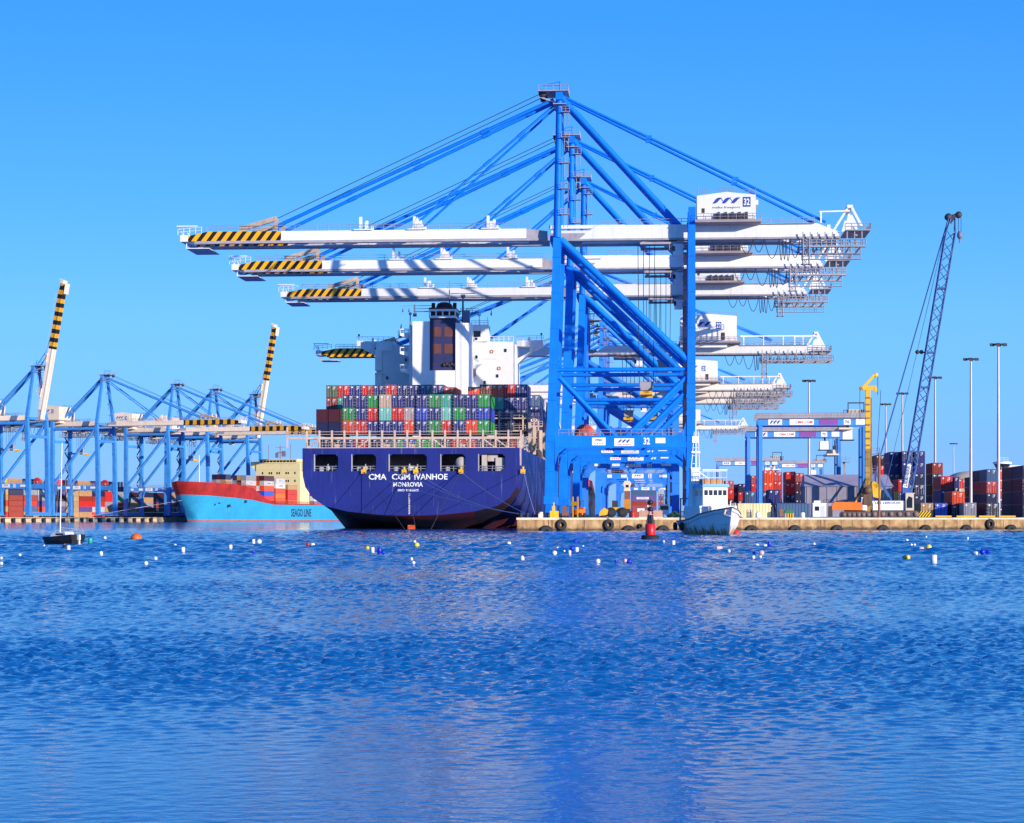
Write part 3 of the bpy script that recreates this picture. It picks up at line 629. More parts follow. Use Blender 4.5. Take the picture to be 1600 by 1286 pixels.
    mb.bar((c[0], vs, zb-.6), (c[0], vs, zb+.9), .6, .3, 1)
    mb.build('cable_reel', [RED, paint('reel_steel', (.45, .2, .17), .6, .2, .3)], root)
    mb = MB(); u = P['land'][1][0][0]; zz = 3.0; k = 0
    top = P['gird'][0]-2
    while zz < top:
        q0, q1 = (3.6, 6.6) if k % 2 else (6.6, 3.6)
        mb.bar((u-1.1, q0, zz), (u-1.1, q1, zz+2.7), .6, .14); mb.box(u-1.5, q1-.6, zz+2.7, u-.7, q1+.6, zz+2.8)
        mb.rail((u-1.45, q0, zz), (u-1.45, q1, zz+2.7), 1.0, 1.4, .05); zz += 3.6; k += 1
    mb.build('stairway', paint('stair_blue_grey', (.025, .035, .09), .6, .2, .3), root)
    yv = -.76 if signside < 0 else D+.76; right = X if signside < 0 else -X; off = Vector((0, -.03 if signside < 0 else .03, 0))
    ul, ur = P['sea'][1][0][0], P['land'][1][0][0]; zc = (P['beam'][0]+P['beam'][1])/2
    f = (lambda t: ul+(ur-ul)*t) if signside < 0 else (lambda t: ur-(ur-ul)*t)
    def panel(t, w, h, dz=0, kind=None):
        mb = MB(); c = Vector((f(t), yv, zc+dz))
        mb.box(c.x-w/2, yv-.04, c.z-h/2, c.x+w/2, yv+.04, c.z+h/2, 0); o = c+off*2.4
        if kind == 'maker': mb.text('ZPMC', o+Z*h*.18, right, Z, h*.26, 2, w=w*.6); [mb.quad2([(-.1, -.1), (.1, -.1), (.1, .1), (-.1, .1)], o-Z*h*.25+right*(k-1.5)*w*.18, right, Z, 3) for k in range(4)]
        if kind == 'port': mb.logo(o+Z*h*.14, right, Z, w*.62, h*.4, 1); mb.text('malta freeport', o-Z*h*.3, right, Z, h*.2, 3, w=w*.7, bold=0)
        if kind == 'num': mb.text(num, o, right, Z, h*.8, 1, w=w*.7)
        mb.build('sign_panel', [LETW, INK, INKB, REDL], root)
    if full:
        panel(.345, 2.65, 1.5, .05, 'maker'); panel(.525, 3.9, 1.5, -.1, 'port'); panel(.782, 1.95, 1.05, .2)
        mb = MB(); mb.text(num, (f(.685), yv, zc+.1), right, Z, 1.35, 0, w=1.25, bold=.03); mb.build('number_lettering', LETW, root)
    else:
        panel(.16, 1.5, 1.0); panel(.36, 2.0, 1.0); panel(.55, 3.9, 1.5, 0, 'port'); panel(.72, 1.2, 1.5, 0, 'num'); panel(.9, 2.6, .9)
    return root
def Q(X0, Y0, u, v): return Vector((X0+u*cT+v*sT, Y0-u*sT+v*cT, 0))
PA, PB = crane_points_near(), crane_points_older()
LABN = {0: ('32', 'nearest blue gantry crane numbered 32 with white striped boom over the ship stern'),
        1: ('31', 'second nearest blue gantry crane, its striped boom just below and behind crane 32'),
        2: ('30', 'third nearest blue gantry crane, its striped boom lowest of the three newer cranes')}
G1 = 'blue and white quay cranes of the near terminal'
for k, Y in enumerate((402, 449, 505)):
    crane(LABN[k][1], G1, (rail(Y)+(0, .4, .9)[k], Y, QZ), -TH, PA, LABN[k][0], BLUE, WHITE, STRIPA, spread=PA['spread'] if k != 1 else (PA['spread'][0]+3, PA['spread'][1]+8))
for k, (Y, num, lab) in enumerate(((540, '22', 'older blue crane numbered 22 behind the ship bridge, lower than the three newer cranes'),
        (696, '21', 'older blue crane behind crane 22, upper of the stacked rear girders'),
        (737, '20', 'older blue crane seen through the portals, second of the stacked rear girders'),
        (776, '19', 'older blue crane seen through the portals, lowest of the stacked rear girders'),
        (1010, '18', 'farthest older blue crane at the quay end, cream girder beside the yard gantries'))):
    crane(lab, G1, (rail(Y)+(.8 if k == 0 else 0), Y, QZ), -TH, PB, num, paint('crane_blue_mid', (.02, .22, .80), .5, .12, .2, '#1a2c60'), WHITE if k < 1 else paint('crane_white_warm', (.82, .72, .62), .55, .06, .25, '#7a5a40'), STRIPA,
          full=False, spread=PB['spread'] if k in (0, 4) else None)
tcs = [(0, 'far blue crane with raised boom at the near end of the left terminal', 79), (60.6, 'far blue crane left of the light blue ship, boom lowered, behind the sailboat mast', 0),
       (131, 'far blue crane, boom lowered, standing over the bow of the light blue ship', 0), (174, 'far blue crane, boom lowered, next before the farthest raised boom', 0),
       (222, 'farthest blue crane of the left terminal, boom raised behind the light blue ship', 80)]
AC = math.atan2(.317, .948)
PC = dict(PB); PC['tipend'] = -42.0; PC['vee'] = None; PC['diag'] = ((1.2, 42), (24.5-.8, 16)); PC['house'] = (24.5-3, 24.5+8, 46.4, 53.0); PR = dict(PC); PR['tip'] = -64.0; PR['tipend'] = -34.0; PR['posts'] = [-30, -14]; PR['fore'] = [(-42, 46), (-24, 46)]
for k, (t, lab, rs) in enumerate(tcs):
    crane(lab, 'blue cranes of the left terminal', (-209+.317*t, 922+.948*t, QZ), math.pi-AC, PR if rs else PC, str(11+k), BLUE2, CREAM, STRIPC, raised=rs, signside=1, full=False, spread=(14, 30) if k in (0, 1, 3) else None)
# ------------------------------------------------------------------ containers
CC = {'dark blue': '#2b2f6e', 'blue': '#2a3fa8', 'bright blue': '#1d4fd0', 'navy': '#1c2046', 'green': '#1f8a3c', 'olive green': '#5a6648', 'red': '#c8281c', 'brick red': '#94301f',
      'orange red': '#e04a1c', 'orange': '#e06a18', 'maroon': '#4a1522', 'beige': '#c9a88c', 'mint': '#7cc4b4', 'teal': '#3fa68c', 'pinkish grey': '#b39a98', 'grey': '#8f8d96',
      'pale grey': '#bdb6b2', 'white': '#d8d2ca', 'cream': '#e6d6a0', 'grey blue': '#3c5a80', 'tan': '#b48a5c', 'yellow': '#c8b422', 'purple': '#5a4a8a', 'brown': '#7a3a26', 'dark grey': '#34303c'}
CMESH = {}
def cmesh(c, L, H, part, word=None, plain=False):
    k = (c, L, H, part, word, plain)
    if k in CMESH: return CMESH[k]
    W = 1.219; base = paint('container_'+c.replace(' ', '_'), CC[c], .5, .12, .38)
    mb = MB()
    if part == 'body':
        mb.box(-W, .06, 0, W, L, .16); mb.box(-W, .06, H-.14, W, L, H)
        for sx in (-1, 1):
            for y in (.06, L-.16): mb.box(sx*W-(.16 if sx > 0 else 0), y, .16, sx*W+(0 if sx > 0 else .16), y+.16, H-.14)
            n = int((L-.4)/.56); yy = [.22+(L-.44)*i/n for i in range(n+1)]; pts = []
            for i in range(n):
                d = yy[i+1]-yy[i]; pts += [(sx*(W-.02), yy[i]), (sx*(W-.02), yy[i]+d*.4), (sx*(W-.075), yy[i]+d*.5), (sx*(W-.075), yy[i]+d*.9)]
            pts.append((sx*(W-.02), yy[n]))
            v = [(p[0], p[1], z) for z in (.16, H-.14) for p in pts]; m = len(pts)
            mb.add(v, [(i, i+1, i+1+m, i+m) for i in range(m-1)])
            if word:
                o = Vector((sx*(W+.01), L*.55, H*.52)); r = Vector((0, sx, 0))
                mb.quad2([(-L*.24, -H*.2), (L*.24, -H*.2), (L*.24, H*.2), (-L*.24, H*.2)], o, r, Z, 1)
                mb.text(word, o+Vector((sx*.02, 0, 0)), r, Z, H*.2, 2, w=L*.38, bold=.03)
        mb.add([(-W+.03, L-.02, .1), (W-.03, L-.02, .1), (W-.03, L-.02, H-.1), (-W+.03, L-.02, H-.1)], [(0, 1, 2, 3)])
        mb.add([(-W+.03, .14, .1), (W-.03, .14, .1), (W-.03, .14, H-.1), (-W+.03, .14, H-.1)], [(0, 1, 2, 3)])
    else:
        s = -1 if part == 'door' else 1; x0, x1 = sorted((s*.02, s*(W-.05)))
        mb.box(x0, .02, .12, x1, .1, H-.1, 0)
        for f in (.28, .72):
            x = x0+(x1-x0)*f; mb.tube((x, -.03, .08), (x, -.03, H-.06), .038, 1, 6); mb.box(x-.1, -.05, .9, x+.1, .02, 1.0, 1)
            for z in (.5, H-.5): mb.box(x-.07, -.045, z, x+.07, .02, z+.12, 1)
        for z in (.4, 1.0, 1.7, H-.4): mb.box(s*(W-.05)-.06, -.03, z, s*(W-.05)+.05, .05, z+.16, 1)
        if s > 0:
            for k2, z in enumerate((H-.45, H-.72, H-1.0)): mb.box(x0+.16, -.012, z, x0+.16+(.62, .5, .3)[k2], .02, z+.13, 2)
        else:
            mb.box(x0+.2, -.012, H-.62, x0+.62, .02, H-.3, 2)
    lt = paint('door_hardware', (.33, .31, .34), .45, .1, .3)
    if plain: lt = base
    tmp = mb.build('container' if part == 'body' else part, [base, DIRT if part == 'body' else lt, LETW if part != 'body' else INKB])
    me = tmp.data; bpy.data.objects.remove(tmp); CMESH[k] = me
    return me
DIRT = paint('panel_pale', (.72, .70, .68), .5, .06, .2)
def container(c, loc, rz, label, group, L=12.19, H=2.59, doors=True, word=None, plain=False):
    if doors:
        r = thing('container', label, 'container', loc, rz, group)
        link('body', cmesh(c, L, H, 'body', word), r)
        link('door', cmesh(c, L, H, 'door', None, plain), r); link('door', cmesh(c, L, H, 'door_right', None, plain), r).name = 'door'
    else:
        r = link('container', cmesh(c, L, H, 'body', word), None, loc, (0, 0, rz)); tag(r, label, 'container', group)
    return r

# ------------------------------------------------------------------ the big container ship
SX, SY = -19.8, 400.0
def W(u, v, z=0.0): p = Q(SX, SY, u, v); p.z = z; return p
def big_ship():
    root = thing('container_ship', 'big dark blue container ship CMA CGM Ivanhoe, its flat stern facing the water', 'ship', (SX, SY, 0), -TH)
    prof = [[(0, 2.55), (6, 2.75), (12.5, 3.4), (17, 4.5), (19.3, 6.0), (20.8, 8.2), (21.3, 10.4), (21.35, 13), (21.35, 15.8)],
            [(0, 1.2), (6, 1.4), (12, 2.1), (16.5, 3.3), (19.1, 5.1), (20.75, 7.7), (21.3, 10.1), (21.4, 13), (21.4, 15.8)],
            [(0, -1), (6, -.6), (11.5, .3), (15.6, 1.7), (18.6, 3.7), (20.6, 6.6), (21.35, 9.6), (21.4, 12.5), (21.4, 15.8)],
            [(0, -5), (8, -4), (14, -2), (18.2, 0), (20, 2.2), (21, 5), (21.4, 8.5), (21.4, 12), (21.4, 15.8)],
            [(0, -10), (14, -10), (19, -8), (21, -4), (21.4, 0), (21.4, 2.2), (21.4, 8), (21.4, 12), (21.4, 15.8)],
            [(0, -10), (14, -10), (19, -8), (21, -4), (21.4, 0), (21.4, 2.2), (21.4, 8), (21.4, 12), (21.4, 15.8)],
            [(0, -10), (8, -9), (11, -7), (12.5, -4), (13, 0), (13.6, 2.2), (16, 8), (18, 12), (20, 17)],
            [(0, -8), (.4, -7), (.6, -5), (.8, -3), (1, 0), (1.4, 2.2), (3.5, 8), (6, 13), (9, 20)],
            [(0, -6), (0, -5), (0, -4), (0, -3), (0, 0), (0, 2.2), (0, 8), (0, 14), (.5, 21)]]
    ys = [0, 8, 18, 34, 75, 250, 300, 330, 339]
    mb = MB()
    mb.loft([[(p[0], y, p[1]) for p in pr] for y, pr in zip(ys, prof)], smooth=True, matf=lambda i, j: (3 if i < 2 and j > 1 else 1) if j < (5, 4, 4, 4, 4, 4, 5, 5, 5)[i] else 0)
    # transom plate with its five openings
    lo = prof[0]; half = [p for p in lo if p[1] < 11.3]
    poly = [(p[0], p[1]) for p in half]+[(21.32, 11.3)]
    mb.prism([(-a, b) for a, b in reversed(poly)]+poly[1:], 0, .3, 0)
    op = [(-18.9, -14.3), (-11.5, -6.8), (-4.15, 3.2), (6.0, 10.75), (13.4, 18.5)]
    xs = [-21.34]+[a for o in op for a in o]+[21.34]
    for a, b in zip(xs[0::2], xs[1::2]): mb.box(a, .0, 11.3, b, .3, 14.6)
    mb.box(-21.34, 0, 14.6, 21.34, .3, 15.8)
    for a, b in op:
        for x, s in ((a, 1), (b, -1)):
            for z, t in ((11.3, 1), (14.6, -1)): mb.prism([(x, z), (x+s*.55, z), (x, z+t*.55)], .02, .28)
    mb.box(-21.3, .4, 15.5, 21.3, 262, 15.78, 2)
    mb.build('hull', [HULLB, REDW, paint('deck_red_brown', (.22, .08, .06), .8, .2, .2), paint('counter_shade', (.028, .010, .020), .6, .2, .3)], root, weld=True)  # last paint: shade under the stern overhang, put in as near-black colour
    mb = MB(); mb.box(-21.2, .35, 10.5, 21.2, 9, 10.7); mb.box(-21.2, 8.7, 10.7, 21.2, 9, 15.5)
    for x in (-12.8, -5.4, 4.5, 12): mb.box(x-.15, .35, 10.7, x+.15, 8.7, 15.5)
    mb.build('mooring_deck', paint('mooring_deck_paint', (.20, .17, .20), .7, .2, .3), root)
    for a, b in op:                                         # frames and rails in the openings
        mb = MB(); mb.box(a-.18, -.06, 11.25, a+.02, .36, 14.6); mb.rail((a, .2, 11.3), (b, .2, 11.3), .95, 1.1, .045); mb.box(a+.8, .5, 11.3, a+1.6, 1.2, 12.1); mb.lathe(((a+b)/2+.8, 2.2, 11.9), [(0, -.9), (.9, -.9), (.9, -.7), (.5, -.7), (.5, .7), (.9, .7), (.9, .9), (0, .9)], 12, 0, 'x')
        mb.build('opening_rail', paint('rail_grey', (.42, .40, .42), .6, .1, .3), root)
    for x in (-9.2, -1.25, 1.05, 9.9, 22.0):
        mb = MB(); mb.box(x-.45, -.55, 10.75, x+.45, .02, 11.6); mb.lathe((x, -.3, 11.3), [(0, 0), (.28, 0), (.2, .4), (.28, .8), (0, .8)], 10); mb.build('fairlead', YEL, root)
    mb = MB(); mb.box(13.9, .6, 11.3, 14.9, 1.4, 14.5); mb.box(16.6, .6, 11.3, 18.4, 1.2, 13.9); mb.box(15, .9, 13.2, 17, 1.3, 14.5); mb.build('mooring_winch', paint('winch_buff', (.50, .42, .36), .6, .15, .4), root)
    mb = MB(); mb.lathe((9.9, 1.3, 12.9), [(0, -.9), (1.15, -.9), (1.15, .9), (0, .9)], 16, 0, 'y'); mb.build('mooring_winch', paint('winch_buff', (.50, .42, .36), .6, .15, .4), root)
    # name, home port, registry number, draught marks
    mb = MB(); yy = -.035
    for wd, u, w_ in (('CMA', -6.5, 3.5), ('CGM', -1.9, 3.6), ('IVANHOE', 4.0, 6.5)): mb.text(wd, (u, yy, 10.18), X, Z, 1.15, 0, w=w_, bold=.02)
    mb.text('MONROVIA', (-.5, yy, 8.68), X, Z, .9, 0, w=5.8, bold=.02)
    mb.text('IMO 9365805', (-.45, yy, 7.55), X, Z, .46, 0, w=4.1, bold=.015)
    mb.build('name_lettering', LETW, root)
    mb = MB()
    for k in range(13): z = 2.9+k*.32; mb.box(-.42, -.06, z, -.12, -.031, z+.16)
    mb.box(-.2, -.06, 2.9, -.12, -.031, 7.0); mb.build('draught_marks', LETW, root)
    mb = MB(); mb.prism([(-.7, -4), (.4, -4), (.4, .75), (-.5, .75)], -.4, 4, 0); mb.build('rudder', paint('rudder_orange', (.75, .10, .02), .5, .15, .3), root)
    mb = MB(); mb.box(21.36, .4, 12.4, 21.5, 2.9, 15.9); mb.box(20.9, .05, 14.0, 21.45, .5, 16.0); mb.build('corner_recess', paint('corner_pinkish', (.62, .45, .42), .6, .1, .3), root)
    # lashing bridge over the stern
    mb = MB()
    for i in range(18):
        x = -20.6+i*2.48
        mb.box(x-.17, .6, 15.8, x+.17, 1.0, 19.3); mb.box(x-.17, 2.8, 15.8, x+.17, 3.1, 18.2)
    mb.box(-20.8, .62, 17.55, 21.7, 3.1, 18.0)
    for i in (0, 4, 10, 14, 15): x = -20.6+i*2.48; s = 1 if i < 8 else -1; mb.bar((x+(.2 if s > 0 else 2.3), .8, 15.9), (x+(2.3 if s > 0 else .2), .8, 17.5), .28, .25)
    for i in (2, 6, 8, 12): x = -20.6+i*2.48; mb.prism([(x+.3, 15.8), (x+2.1, 15.8), (x+1.6, 16.5), (x+.3, 16.8)], 1.4, 2.2)
    mb.box(-20.6, .5, 15.8, 21.2, .58, 15.95)
    for z in (18.5, 19.05): mb.bar((-20.7, .75, z), (21.6, .75, z), .08)
    mb.bar((-24.6, .8, 17.8), (-20.6, .8, 17.8), .35); mb.bar((-24.5, .8, 15.9), (-24.5, .8, 20), .3); mb.rail((-24.4, .6, 18), (-20.8, .6, 18), 1.0, 1.2, .05)
    mb.rail((-20.6, .5, 15.9), (21.2, .5, 15.9), 1.0, 1.24, .04)
    mb.build('lashing_bridge', BEIGE, root)
    for k, (v, x0) in enumerate(((28.6, 12.6), (43.2, 14), (66.5, 16), (80.5, 17), (94.5, 17), (108.5, 17), (122.5, 17))):       # further lashing bridges
        mb = MB()
        x = x0
        while x < 22: mb.box(x-.15, v, 15.8, x+.15, v+.5, 24.2); x += 2.48
        for z in (17.6, 20.2, 22.8): mb.box(x0-.1, v, z, 21.9, v+1.0, z+.25); mb.rail((x0, v, z+.25), (21.9, v, z+.25), 1, 1.2, .05)
        mb.bar((x0+.1, v, 17.8), (x0+2.4, v, 20.2), .2); mb.box(21.2, v-.5, 15.8, 21.8, v+1.5, 22)
        mb.build('lashing_bridge', BEIGE, root)
    # bridge house, funnel casing, wings, masts
    mb = MB()
    mb.box(-14.6, 56, 15.8, 16.8, 66, 40.6); mb.box(-14.6, 55.7, 39.3, -10.9, 66, 41.4)
    mb.box(5.6, 51.5, 15.8, 16.4, 56.1, 40.9)                       # starboard block
    mb.box(-14.7, 54.6, 34.9, -13.2, 56.2, 39.6); mb.box(-14.7, 54.6, 28.5, -13.2, 56.2, 34.1)
    mb.box(-14.9, 54.2, 34.1, -13.0, 56.2, 34.4)
    sup = mb.build('deckhouse', SHIPW, root)
    for s, a, b in ((-1, -10.8, -19.2), (1, 16.7, 22.6)):
        mb = MB(); mb.prism([(a, 41.6), (b, 41.7), (b, 40.6), (b+s*-2.6, 39.3), (a, 36.4), (a, 37.6), (a+(b-a)*.5, 38.9), (a+(b-a)*.52, 40.2), (a, 40.4)], 57.5, 61.5)
        mb.rail((a, 57.5, 41.6), (b, 57.5, 41.7), 1.0, 1.2, .05); mb.tube((b*.98, 58, 41.7), (b*.98, 58, 43), .08); mb.ball((b*.98, 58, 43.1), .25, 1, 8)
        mb.build('bridge_wing', [SHIPW, DARK], sup)
    mb = MB()
    mb.box(-5.2, 45.5, 15.8, -1.5, 56.1, 44.9); mb.box(-6.1, 47, 15.8, -5.2, 56.1, 44.2)          # port column
    pts = [(4.2, 45.5)]+[(5.9+1.7*math.sin(t*math.pi/12), 47.2-1.7*math.cos(t*math.pi/12)) for t in range(0, 7)]+[(7.6, 56.1), (4.2, 56.1)]
    mb.prism(pts, 15.8, 44.5, 0, 'z')
    mb.box(-1.5, 45.6, 15.8, 4.2, 56.1, 34.2)
    mb.box(-1.6, 45.2, 45.6, 4.3, 55, 46.05); mb.box(-1.6, 45.2, 47.1, 4.3, 55, 47.5)
    for x in (-1.6, -.15, 1.3, 2.75, 4.05): mb.box(x, 45.2, 46.05, x+.25, 45.5, 47.1)
    for z in (24, 29.6, 36, 40): mb.box(-5.22, 45.46, z, -1.52, 45.499, z+.06); mb.box(4.22, 45.46, z, 5.9, 45.499, z+.06)
    mb.build('funnel_casing', SHIPW, root)
    mb = MB(); mb.box(-1.5, 46.2, 34.2, 4.2, 56, 45.6, 0)
    for x in (-1.0, 1.7):
        for z in (37.9, 41.6): mb.box(x, 46.12, z, x+2.0, 46.22, z+2.1, 1)
        mb.box(x, 46.12, 36.2, x+2.0, 46.2, 37.3, 0)
    for k in range(5): mb.ball((1.6+k*.55, 46.1, 35.4+.2*(k % 2)), .45, 2, 8)
    mb.box(-1.4, 47, 46.06, 4.1, 54, 47.1, 3)
    mb.build('funnel', [paint('funnel_blue', (.03, .032, .11), .5, .1, .3), paint('funnel_brown', (.16, .05, .045), .6, .15, .3), DARK, BLACK], root)
    mb = MB(); mb.lathe((1.35, 49.5, 47.5), [(1.75, 0), (1.8, 1.0), (1.5, 1.6), (.8, 1.9), (0, 1.9)], 20)
    for x in (-1.0, 3.7): mb.tube((x, 48.5, 47.5), (x+.1, 48, 49.1), .45, 0, 10, .4)
    mb.build('exhaust_stack', paint('exhaust_soot', (.05, .015, .02), .7, .2, .2), root)
    for k in range(7):                                   # small fittings on the white walls
        mb = MB(); x = (8, 9.8, 12.6, 14.4, -12.4, -9.8, -8.2)[k]; z = (37.2, 31.6, 33, 38.6, 33, 30.2, 37)[k]; v = 51.46 if x > 0 else 55.96
        mb.box(x, v-.1, z, x+.5, v+.1, z+.7); mb.build('porthole', GLASS, sup)
    mb = MB(); mb.box(-1.6, 45.15, 47.5, 4.3, 55, 47.85); mb.build('funnel_cap_rail', paint('maroon_rail', (.14, .02, .03), .6, .1, .2), root)
    for z in (43.0, 39.0, 35.2):                                    # balconies on the port column
        mb = MB(); mb.box(-8.2, 47.4, z-1.0, -6.25, 51, z-.75); mb.prism([(-8.2, z-1.0), (-6.25, z-1.0), (-6.25, z-1.6)], 47.4, 51); mb.box(-8.2, 47.4, z-.75, -6.25, 47.5, z-.45); mb.box(-8.2, 47.4, z+.3, -6.25, 47.5, z+.5)
        for x in (-8.2, -7.3, -6.4): mb.box(x, 47.4, z-.5, x+.15, 47.5, z+.4)
        mb.build('balcony', SHIPW, root)
    mb = MB(); mb.box(-9.2, 52, 42.3, -4.6, 56, 42.5); mb.rail((-9.2, 52, 42.5), (-5.2, 52, 42.5), 1, 1, .05); mb.tube((-6, 48, 44.2), (-6, 48, 46.6), .12); mb.ball((-6, 48, 46.8), .35)
    mb.tube((-9, 53, 42), (-8.6, 53, 45), .3, 0, 6, .1); mb.build('signal_platform', paint('platform_grey_blue', (.3, .34, .45), .6, .1, .2), root)
    mb = MB(); mb.box(7.2, 50.9, 40.9, 10.9, 56, 44.6); mb.box(7.4, 50.84, 41.9, 9.2, 50.9, 43.2, 1); mb.box(8.0, 50.86, 41.2, 8.5, 50.9, 41.7, 1); mb.rail((7.2, 51, 44.6), (10.9, 51, 44.6), .9, .9, .05)
    mb.tube((8.8, 52, 44.6), (8.8, 52, 46.6), .09); mb.ball((8.8, 52, 46.9), .4, 0, 8); mb.tube((10.6, 52, 44.6), (10.6, 52, 46.4), .06, 0, 5); mb.build('wing_cab', [SHIPW, GLASS], sup)
    mb = MB(); mb.rail((11, 51.6, 40.9), (16.4, 51.6, 40.9), 1.1, 1.0, .06); mb.build('deck_rail', SHIPW, sup); mb = MB(); mb.box(9.4, 51.3, 37.1, 12.8, 51.5, 37.25); mb.build('ledge', SHIPW, sup); mb = MB(); mb.box(6.7, 51.1, 33.4, 8.2, 51.5, 35); mb.build('equipment_box', BEIGE, sup); mb = MB(); mb.rail((5.8, 51.2, 33.6), (7, 51.2, 33.6), 1.4, .5, .05); mb.build('deck_rail', SHIPW, sup)
    for x, z in ((11.6, 38.7), (13.2, 35.0)):
        mb = MB(); mb.lathe((x, 51.45, z), [(.25, -.06), (.42, -.06), (.42, .06), (.25, .06)], 14, 0, 'y'); mb.build('lifebuoy', RED, sup)
    mb = MB(); mb.tube((1.6, 58, 41), (1.6, 58, 53), .16); mb.bar((.7, 58, 51), (2.5, 58, 51), .12); mb.bar((.8, 58, 49.5), (2.4, 58, 49.5), .12); mb.tube((1.6, 58, 53), (1.6, 58, 55.2), .06)
    mb.box(.2, 57.7, 47.5, 1.0, 58.3, 48.6); mb.bar((-6.5, 58, 48.3), (-2, 58, 48.3), .2); mb.rail((-6.4, 58, 48.3), (-2.2, 58, 48.3), 1.3, 2.2, .06); mb.bar((-6.2, 58, 47.6), (-6.2, 58, 50), .18); mb.bar((-9, 58, 49.5), (-6.2, 58, 49.7), .07)
    mb.tube((-8.9, 58, 48.2), (-8.9, 58, 49.2), .22, 0, 6, .02); mb.tube((-7.5, 58, 48.2), (-7.5, 58, 49.2), .22, 0, 6, .02); mb.box(-6.6, 57.8, 47.2, -5.8, 58.2, 48)
    mb.build('signal_mast', paint('mast_grey', (.16, .17, .24), .6, .1, .2), root)
    mb = MB(); mb.tube((4.9, 55, 44), (4.9, 55, 51.6), .26, 0, 8, .2); mb.bar((2.2, 55, 51.9), (7.6, 55, 51.9), .16); mb.box(4.4, 54.8, 51.0, 5.4, 55.2, 51.7); mb.bar((4, 55, 48), (8.6, 55, 47.6), .16); mb.rail((4.4, 55, 47.8), (8.4, 55, 47.6), .9, 1.1, .05); mb.box(5, 54, 42, 6.4, 56, 48); mb.tube((11.2, 55, 47), (11.2, 55, 48.4), .2, 0, 6, .02)
    mb.build('radar_mast', paint('mast_grey', (.16, .17, .24), .6, .1, .2), root)
big_ship()
NEAR = ['dark blue,green,orange red', 'dark blue,dark blue,red', 'green,red,dark blue', 'beige,mint,dark blue', 'dark blue,red,dark blue', 'dark blue,pinkish grey,orange red',
        'dark blue,blue,dark blue', 'green,dark blue,green', 'teal,mint,red', 'dark blue,green,dark blue', 'dark blue,dark blue,orange red', 'green,blue,green']
TIER = ['top', 'middle', 'lower']
GS = 'containers stacked on the big ship'
for i, s in enumerate(NEAR):
    for j, c in enumerate(s.split(',')):
        container(c, W(-14.4+2.5*i, 14+.25*((i*7) % 3), 24.5-2.62*j), -TH, f'{c} container, {ORD[i]} from left in the {TIER[j]} tier of the stern stack', GS)
for i in range(2):
    for j in range(2):
        c = 'maroon' if j == 0 else 'navy'
        r = container(c, W(-19.5+2.55*i, 12.2, 21.5-2.62*j), -TH, f'dark {c} container, {"outer" if i == 0 else "inner"}, {"upper" if j == 0 else "lower"} of four plain ends at the stern corner', GS, doors=False)
DECK = ['navy', 'navy', 'dark blue', 'red', 'navy', 'dark blue', 'green', 'blue', 'green', 'green', 'navy', 'red', 'red', 'dark blue', 'brown', 'brick red']
for i, c in enumerate(DECK):
    container(c, W(-19.4+2.48*i, 14, 15.85), -TH, f'{c} container, {ORD[i]} from left on deck behind the beige stern lattice', GS)
FAR = ['olive green', 'red', 'dark blue', 'red', 'dark blue', 'red', 'dark blue', 'dark blue', 'grey blue', 'dark blue', 'orange red', None, 'orange red', 'brown', 'orange red', 'red', 'dark blue']
for i, c in enumerate(FAR):
    if c: container(c, W(-20.4+2.5*i, 30, 27.5-(.5 if i in (10, 12) else 0)), -TH, f'{c} container, {ORD[i]} from left in the high row before the bridge', GS)
for i, cs in ((0, 'brick red,navy'), (1, 'teal,red'), (11, 'navy'), (14, 'teal,dark blue,dark blue'), (15, 'dark blue,dark blue,navy'), (16, 'dark blue,navy,maroon')):
    for j, c in enumerate(cs.split(',')):
        container(c, W(-20.4+2.5*i, 30, 24.88-2.62*j), -TH, f'{c} container, {ORD[j+1]} from top in the {ORD[i]} stack before the bridge', GS)
for b, (v, cs) in enumerate(((67.5, 'grey blue,dark blue,dark blue,olive green,green'), (81.5, 'white,dark blue,maroon,red,pale grey'), (95.5, 'dark blue,maroon,navy,red,red'))):
    for k, u in enumerate((20.0,)):
        for j, c in enumerate(cs.split(',')[:5 if k == 0 else 2]):
            container(c, W(u, v, 27.5-2.62*j), -TH, f'{c} container, {ORD[j]} from top, {"outer" if k == 0 else "inner"} stack of {ORD[b]} starboard bay beyond the bridge', GS)

